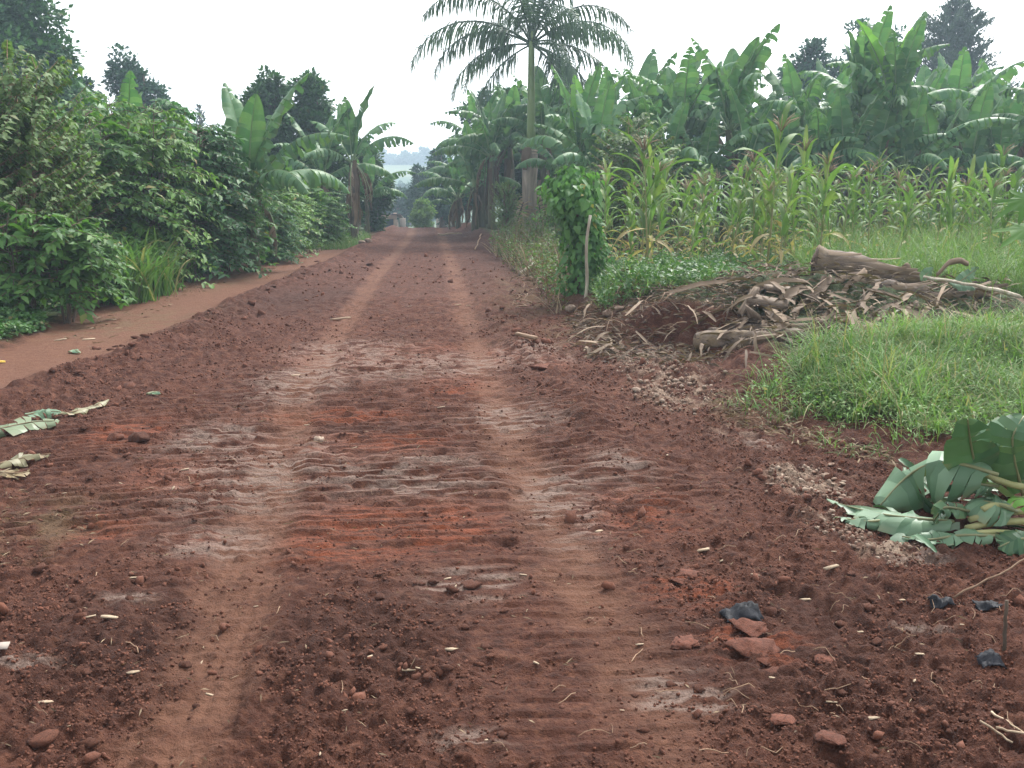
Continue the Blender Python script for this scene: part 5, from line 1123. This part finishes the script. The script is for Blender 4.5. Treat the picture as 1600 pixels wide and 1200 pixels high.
r = np.random.default_rng(16); n = 70000; d = 2.1 * (12 / 2.1) ** r.random(n); c = d * r.uniform(-.62, .62, n); xs = c * RT[0] + d * FW[0]; ys = c * RT[1] + d * FW[1]
q_ = soil(xs, ys); kp = (r.random(n) < q_[8] * (.75 - .65 * q_[1]) * (1 - .85 * ribmask(xs, ys)) * sstep(-.5, .4, fbm(xs * 2.2, ys * 2.2, 3, 29))) & (q_[7] < .3); xs, ys, d = xs[kp], ys[kp], d[kp]
tiny('fine_soil_crumbs', 'fine crumbs of brown earth covering the graded road', 'clod', xs, ys, np.clip(.0026 + .0011 * d, .003, .02) * r.uniform(.6, 1.8, len(xs)), 15)
r = np.random.default_rng(17); n = 30000
d = 2.2 * (24 / 2.2) ** r.random(n); c = d * r.uniform(-.62, .62, n); xs = c * RT[0] + d * FW[0]; ys = c * RT[1] + d * FW[1]
h_, tan, clay, red, dark, pale, lit, green, road, path = soil(xs, ys)
kp = (r.random(n) < (.95 * road * (1 - tan) * (1 - .9 * ribmask(xs, ys)) * sstep(-.05, .6, fbm(xs * 1.9, ys * 1.9, 3, 19)) + .02)) & (green < .3) & (path < .5)
xs, ys, d = xs[kp], ys[kp], d[kp]
crumbs('soil_crumbs', 'loose crumbs of red-brown earth over the road', 'clod', xs, ys, np.clip(.006 + .0022 * d, .008, .05) * r.uniform(.5, 1.1, len(xs)) * (1 + 1.6 * (r.random(len(xs)) < .08)), 18)
q = np.vstack([fill([(975, 560), (960, 590), (1000, 625), (1050, 650), (1110, 640), (1120, 600), (1080, 565), (1020, 548)], 900, 31), fill([(1200, 730), (1200, 760), (1300, 790), (1340, 780), (1280, 735)], 350, 32), fill([(1290, 800), (1270, 830), (1390, 890), (1490, 890), (1400, 850)], 300, 33)])
crumbs('rubble_grit', 'pale grit and small rubble at the bank corner', 'stone', q[:, 0], q[:, 1], 0.018 * np.random.default_rng(3).uniform(.5, 1.2, len(q)), 34)
q = fill([(410, 396), (440, 386), (500, 386), (505, 391), (470, 397)], 260, 35); crumbs('sand_heap', 'pale sandy spill in the grass beside the footpath', 'wood', q[:, 0], q[:, 1], .07 * np.ones(len(q)), 36)
# fine roots and straws lying loose
m = MB(); r = np.random.default_rng(21)
for i in range(100):
    px, py = (r.uniform(0, 1600), r.uniform(620, 1195)) if i % 2 else (r.uniform(950, 1600), r.uniform(820, 1195))
    p = G(px, py)
    if soil(np.array([p[0]]), np.array([p[1]]))[7][0] > .3: continue
    az = r.uniform(0, 6.28); L = r.uniform(.03, .12); k = 4; pts = []
    for j in range(k + 1): pts.append([p[0], p[1], gz(p[0], p[1]) + .006 + .012 * math.sin(j / k * 3.1) * r.random()]); az += r.normal(0, .35); p = p + np.array([math.cos(az), math.sin(az), 0]) * L / k
    tube(m, pts, .0012 * r.uniform(.8, 1.7), 4, (r.random(), 0, .5), False)
tag(obj('loose_rootlets', m, M['twig']), 'thin pale rootlets and straws lying on the loose earth', None, None, 'stuff')

# ------------------------------------------------------------------ heap of cut banana leaves on the right
def g(px, py, z=0.): return G(px, py, z)
scrap('big pale cut banana leaf folded over the front of the leaf heap', [g(1560, 742, .3), g(1500, 722, .33), g(1450, 722, .28), g(1410, 748, .16), g(1375, 790, .04)], .24, 11, up=(-.35, -.55, .8), tear=.35, rise=.1, droop=.7, base=.6, rib=.011)
scrap('cut leaf lying flat with its torn tip pointing at the wheel track', [g(1490, 815, .08), g(1430, 810, .10), g(1370, 803, .06), g(1292, 782, .03)], .11, 12, up=(0, -.3, 1), tear=.4, rise=.2, droop=.6, base=.5)
scrap('dark upright cut leaf standing like a sail at the back of the heap', [g(1535, 770, .12), g(1524, 730, .3), g(1516, 690, .46), g(1512, 655, .6)], .13, 13, mat='cutleafdark', up=(-.4, -1, .05), tear=.25, rise=.2, droop=.3, base=.62)
scrap('broad dark cut leaf leaning over the right of the heap', [g(1600, 780, .1), g(1585, 720, .34), g(1580, 680, .5), g(1600, 650, .58)], .15, 14, mat='cutleafdark', up=(-.5, -.9, .2), tear=.4, rise=.25, droop=.5, base=.55)
scrap('grey-green cut leaf blade hanging at the heap edge', [g(1640, 760, .2), g(1600, 705, .36), g(1560, 675, .46), g(1540, 700, .36)], .15, 15, up=(-.2, -.8, .6), tear=.5, rise=.1, droop=.5, base=.5)
scrap('crumpled pale leaf piece in the middle of the heap', [g(1590, 800, .12), g(1550, 785, .17), g(1520, 780, .14)], .12, 16, up=(.1, -.6, .8), tear=.4, base=.55)
scrap('twisted thin leaf lying along the bottom of the heap', [g(1560, 838, .06), g(1500, 835, .06), g(1450, 845, .04), g(1410, 838, .03)], .06, 17, up=(0, -.4, .9), tear=.7)
scrap('curled leaf strip bridging the dark gap in the heap', [g(1520, 800, .1), g(1475, 790, .2), g(1455, 820, .06)], .05, 18, up=(.6, -.6, .5), tear=.6, mat='cutleafdark')
scrap('dark drooping leaf at the lower end of the heap', [g(1640, 840, .1), g(1590, 842, .08), g(1560, 855, .03)], .10, 19, mat='cutleafdark', up=(0, -.5, .8), tear=.4)
scrap('bright green leaf corner lying over the yellow stalks', [g(1640, 790, .22), g(1605, 778, .22), g(1585, 775, .2)], .08, 20, mat='bananayoung', up=(0, -.6, .8), tear=.2)
scrap('shredded leaf bits hanging between the stalks of the heap', [g(1560, 760, .2), g(1520, 755, .22), g(1480, 762, .16)], .07, 21, up=(.1, -.5, .8), tear=.9, rise=-.2, droop=.9)
scrap('green torn leaf lying at the far left tip of the heap', [g(1400, 812, .04), g(1350, 815, .05), g(1305, 808, .02)], .07, 22, up=(0, -.2, 1), tear=.6)
for k, (pa, pb, rr, lb) in enumerate([((1510, 826, .05), (1660, 805, .08), .017, 'thick yellow-green leaf stalk lying under the leaf heap'), ((1515, 812, .09), (1660, 788, .13), .015, 'yellow leaf stalk above the thick one'), ((1480, 722, .30), (1600, 760, .22), .015, 'pale leaf stalk running into the folded pale leaf'), ((1535, 796, .14), (1590, 786, .15), .015, 'notched pale stalk stub in the middle of the heap'), ((1500, 838, .03), (1660, 830, .05), .015, 'slim stalk lying along the earth below the heap')]):
    a = g(*pa); b = g(*pb); a[2] = max(a[2], gz(a[0], a[1]) + rr * .8); b[2] = max(b[2], gz(b[0], b[1]) + rr * .8); m = MB(); tube(m, [a + (b - a) * t + np.array([0, 0, .012 * math.sin(t * 6)]) for t in np.linspace(0, 1, 7)], np.linspace(rr, rr * 1.15, 7), 9, rough=.03); tag(obj('leaf_stalk', m, M['petiole']), lb, 'leaf stalk')
SH = []
for i in range(8):
    st = strip(np.random.default_rng(700 + i), 1, [.05, .09, .13, .06][i % 4], [.3, .9, 1.4, .5][i % 4], [.2, .6, -.2, .9][i % 4]); st.c[0][:, 1] = .15 * (i % 3 == 0); me = st.mesh('leaf_shred'); me.materials.append(M['cutleafdark' if i % 2 else 'cutleaf']); SH.append(me)
for i in range(46):
    px, py = rp.uniform(1400, 1620), rp.uniform(745, 850); p = onpx(px, py, rp.uniform(.01, .12 if py < 820 else .03))
    o = obj('leaf_shred', SH[i % 8]); o.location = p; L = rp.uniform(.12, .34); o.scale = (L, L * 1.2, L); o.rotation_euler = (rp.uniform(-.6, .6), rp.uniform(-.3, .5), rp.uniform(0, 6.28)); tag(o, 'torn green shred of banana leaf tangled in the cut leaf heap', 'leaf shred', 'leaf shreds in the cut heap')
# withered leaves on the left of the road
scrap('withered grey-green banana leaf lying on the left road edge', [onpx(-60, 690, .05), onpx(0, 684, .06), onpx(50, 672, .06), onpx(95, 664, .03)], .11, 31, rib=.006, petiole='straw', up=(0, -.25, 1), tear=.95, rise=.25, droop=.5, base=.5, dry=.3, name='withered_leaf')
scrap('thin limp stalk with dry leaf shreds left of the road', [onpx(92, 655, .03), onpx(130, 648, .03), onpx(170, 630, .02)], .05, 32, rib=.006, petiole='straw', up=(0, -.2, 1), tear=.95, name='withered_leaf', dry=.7)
scrap('dark green folded leaf tip above the withered leaf', [onpx(40, 660, .05), onpx(70, 655, .06), onpx(95, 652, .04)], .07, 33, rib=.006, petiole='straw', up=(0, -.3, 1), tear=.5, name='withered_leaf')
scrap('faded dry leaf lying below the withered banana leaf', [onpx(-20, 738, .03), onpx(20, 730, .04), onpx(50, 722, .03), onpx(80, 714, .02)], .06, 34, rib=.006, petiole='straw', up=(0, -.3, 1), tear=.95, name='withered_leaf', dry=.75, base=.6)
scrap('brown shrivelled leaf at the left road edge', [onpx(-10, 745, .03), onpx(25, 748, .03), onpx(45, 742, .02)], .06, 35, rib=.006, petiole='straw', up=(0, -.3, 1), tear=.8, name='withered_leaf', dry=1)
scrap('small fresh green leaf lying on the left of the road', [onpx(230, 620, .02), onpx(240, 618, .03), onpx(252, 619, .02)], .035, 36, mat='cutleafdark', up=(0, -.3, 1), tear=.2, strips=4, name='fallen_leaf')
scrap('pale fallen leaf on the footpath beside the weeds', [onpx(108, 553, .02), onpx(116, 551, .03), onpx(125, 554, .02)], .05, 37, up=(0, -.3, 1), tear=.1, strips=4, name='fallen_leaf')
# plastic scraps, stakes, twigs and chips
def rag(label, px, py, wpx, dep, hgt, seed, name='plastic_scrap'):
    r = np.random.default_rng(seed); p = onpx(px, py); d = p[:2] @ FW; W = wpx * d / FPX; n, k = 13, 9; v = []
    for i in range(n):
        for j in range(k):
            a = (i / (n - 1) - .5); b = (j / (k - 1) - .5); e = 1 - .35 * abs(fbm(np.array([i * .4 + seed]), np.array([j * .5]), 2, seed)[0])
            xx = a * W * e; yy = b * dep * e; z = hgt * (1 - 3 * a * a) * (1 - 3 * b * b) * (.4 + 1.0 * abs(perlin(np.array([a * 6 + seed]), np.array([b * 5]), seed)[0])) + hgt * .5 * abs(perlin(np.array([a * 11.0]), np.array([b * 9 + seed]), seed + 3)[0])
            v.append((xx, yy, max(z, 0) + gz(p[0] + xx, p[1] + yy) - p[2] + .006))
    m = MB(); m.add(v, quad=[(i * k + j, (i + 1) * k + j, (i + 1) * k + j + 1, i * k + j + 1) for i in range(n - 1) for j in range(k - 1)]); o = obj(name, m, M['plastic']); o.location = p; s = o.modifiers.new('thickness', 'SOLIDIFY'); s.thickness = .003; tag(o, label, 'plastic')
rag('crumpled black plastic scrap above the red clods', 1160, 962, 70, .10, .03, 1)
rag('black plastic scrap half of a torn bag near the leaf heap', 1470, 950, 42, .06, .02, 2)
rag('dark plastic strip lying next to the torn bag scrap', 1542, 949, 44, .05, .014, 3)
rag('crumpled grey plastic scrap below the upright stake', 1548, 1040, 46, .06, .016, 4)
def stick(name, label, a, b, r0, r1, mat='twig', cat='stick', wob=.01, sub=()):
    a = np.asarray(a); b = np.asarray(b); m = MB(); rr = np.random.default_rng(int(a[0] * 1000) % 9999)
    tube(m, [a + (b - a) * t + rr.normal(0, wob * .5, 3) * (0 < t < 1) for t in np.linspace(0, 1, 8)], np.linspace(r0, r1, 8), 7, (.5, .5, .5), rough=.06); return tag(obj(name, m, M[mat]), label, cat)
p = onpx(1570, 1018); q = P(1573, 938, p[:2] @ FW); p[2] -= .05; stick('stake', 'short brown stake stuck upright in the loose earth', p, q, .007, .006, 'bark', 'stake', .004)
stick('twig', 'long thin reddish twig slanting from the leaf heap to the plastic', onpx(1490, 938, .01), G(1612, 868, .16), .005, .003, 'twig', 'twig', .006)
for i, (a, b) in enumerate([((1548, 1122), (1605, 1165)), ((1555, 1148), (1612, 1160)), ((1530, 1140), (1580, 1175))]):
    stick('twig', 'pale dry twig in the small bundle at the earth edge below the stake', onpx(*a, .012 + .008 * i), onpx(*b, .012 + .008 * i), .004, .003, 'wood', 'twig', .004)['group'] = 'pale twig bundle'
stick('branch', 'grey-brown branch lying at the verge below the palm', onpx(812, 432, .04), onpx(842, 414, .1), .035, .02, 'palebark', 'branch', .03)
stick('branch', 'bent pale root arching out of the roadside earth', onpx(742, 392, .04), onpx(752, 378, .25), .02, .014, 'twig', 'branch', .03)
stick('branch', 'pale stick lying at the road crest', onpx(684, 368, .03), onpx(722, 367, .05), .04, .03, 'wood', 'branch', .03)
GW = 'pale wood chips scattered on the road'
CH = []
for i in range(4):
    m = MB(); rr = np.random.default_rng(i + 5); v = np.array([(-1, -.3, 0), (-.4, -.42, 0), (1, -.2, 0), (.8, .3, 0), (-.2, .4, 0), (-1, .2, 0)]) * rr.uniform(.8, 1.2, (6, 3)); v = np.vstack([v, v + np.array([0, 0, .14])])
    m.add(v, quad=[(j, (j + 1) % 6, (j + 1) % 6 + 6, j + 6) for j in range(6)] + [(6, 7, 8, 11), (8, 9, 10, 11), (0, 3, 2, 1), (0, 5, 4, 3)]); me = m.mesh('wood_chip', False); me.materials.append(M['wood']); CH.append(me)
spots = [(172, 968, 26), (73, 1104, 24), (143, 972, 20), (208, 907, 18), (462, 588, 14), (708, 1018, 26), (640, 1050, 26), (655, 1046, 14), (577, 1035, 14), (539, 1112, 10), (747, 1089, 8), (972, 1114, 9), (818, 900, 12), (936, 832, 14), (1300, 888, 34), (1342, 990, 16), (1437, 1030, 18), (1362, 1126, 26), (1300, 1105, 20), (1258, 940, 20), (1095, 862, 30), (1128, 880, 10), (700, 905, 14), (400, 950, 9), (330, 1090, 18), (210, 1060, 22), (480, 665, 10), (870, 455, 12), (716, 477, 10), (733, 478, 8), (140, 531, 20), (95, 532, 20), (175, 500, 14), (150, 497, 16), (290, 735, 14), (640, 480, 8), (690, 640, 12), (1180, 905, 14), (1410, 940, 14), (1500, 985, 12), (1000, 1010, 14), (940, 950, 10)] + [(rp.uniform(0, 1560), rp.uniform(640, 1190), rp.uniform(6, 13)) for _ in range(18)]
for i, (px, py, wd) in enumerate(spots):
    p = onpx(px, py)
    if soil(p[:1], p[1:2])[7][0] > .3: continue
    s = wd * (p[:2] @ FW) / FPX / 2; o = obj('wood_chip', CH[i % 4]); o.location = (p[0], p[1], p[2] + .002); o.rotation_euler = (rp.uniform(-.2, .2), rp.uniform(-.2, .2), rp.uniform(0, 6.28) if i > 42 else rp.uniform(-.4, .6)); o.scale = (s, s * rp.uniform(.6, 1), s); tag(o, 'small pale chip lying on the red road earth', 'wood chip', GW)
o = obj('fruit_peel', CH[1]); o.data = CH[1].copy(); o.data.materials.clear(); o.data.materials.append(M['yellow']); p = onpx(2, 568); o.location = p + np.array([0, 0, .01]); o.scale = (.045, .06, .1); tag(o, 'yellow fruit peel on the footpath', 'peel')
m = MB(); v = [(-.025, -.012, .0), (.025, -.014, .0), (.027, .01, .014), (-.022, .013, .012)]; m.add(v + [(a, b, c + .004) for a, b, c in v], quad=[(3, 2, 1, 0), (4, 5, 6, 7), (0, 1, 5, 4), (1, 2, 6, 5), (2, 3, 7, 6), (3, 0, 4, 7)]); o = obj('paper_scrap', m, M['whitewall'], None, False); o.location = onpx(4, 1022, .01); tag(o, 'whitish torn scrap lying by the left road side', 'scrap')

# ------------------------------------------------------------------ haze in the air
m, nn, ll = newmat('haze'); pv = nn.new('ShaderNodeVolumePrincipled'); pv.inputs['Color'].default_value = (.66, .84, 1, 1); pv.inputs['Density'].default_value = .0019; pv.inputs['Anisotropy'].default_value = .2
oo = nn.new('ShaderNodeOutputMaterial'); ll.new(pv.outputs[0], oo.inputs['Volume'])
mb = MB(); box(mb, (20, 210, 8), (900, 600, 60)); o = obj('haze', mb, m, None, False); o['kind'] = 'stuff'; o['label'] = 'thin pale haze in the air'
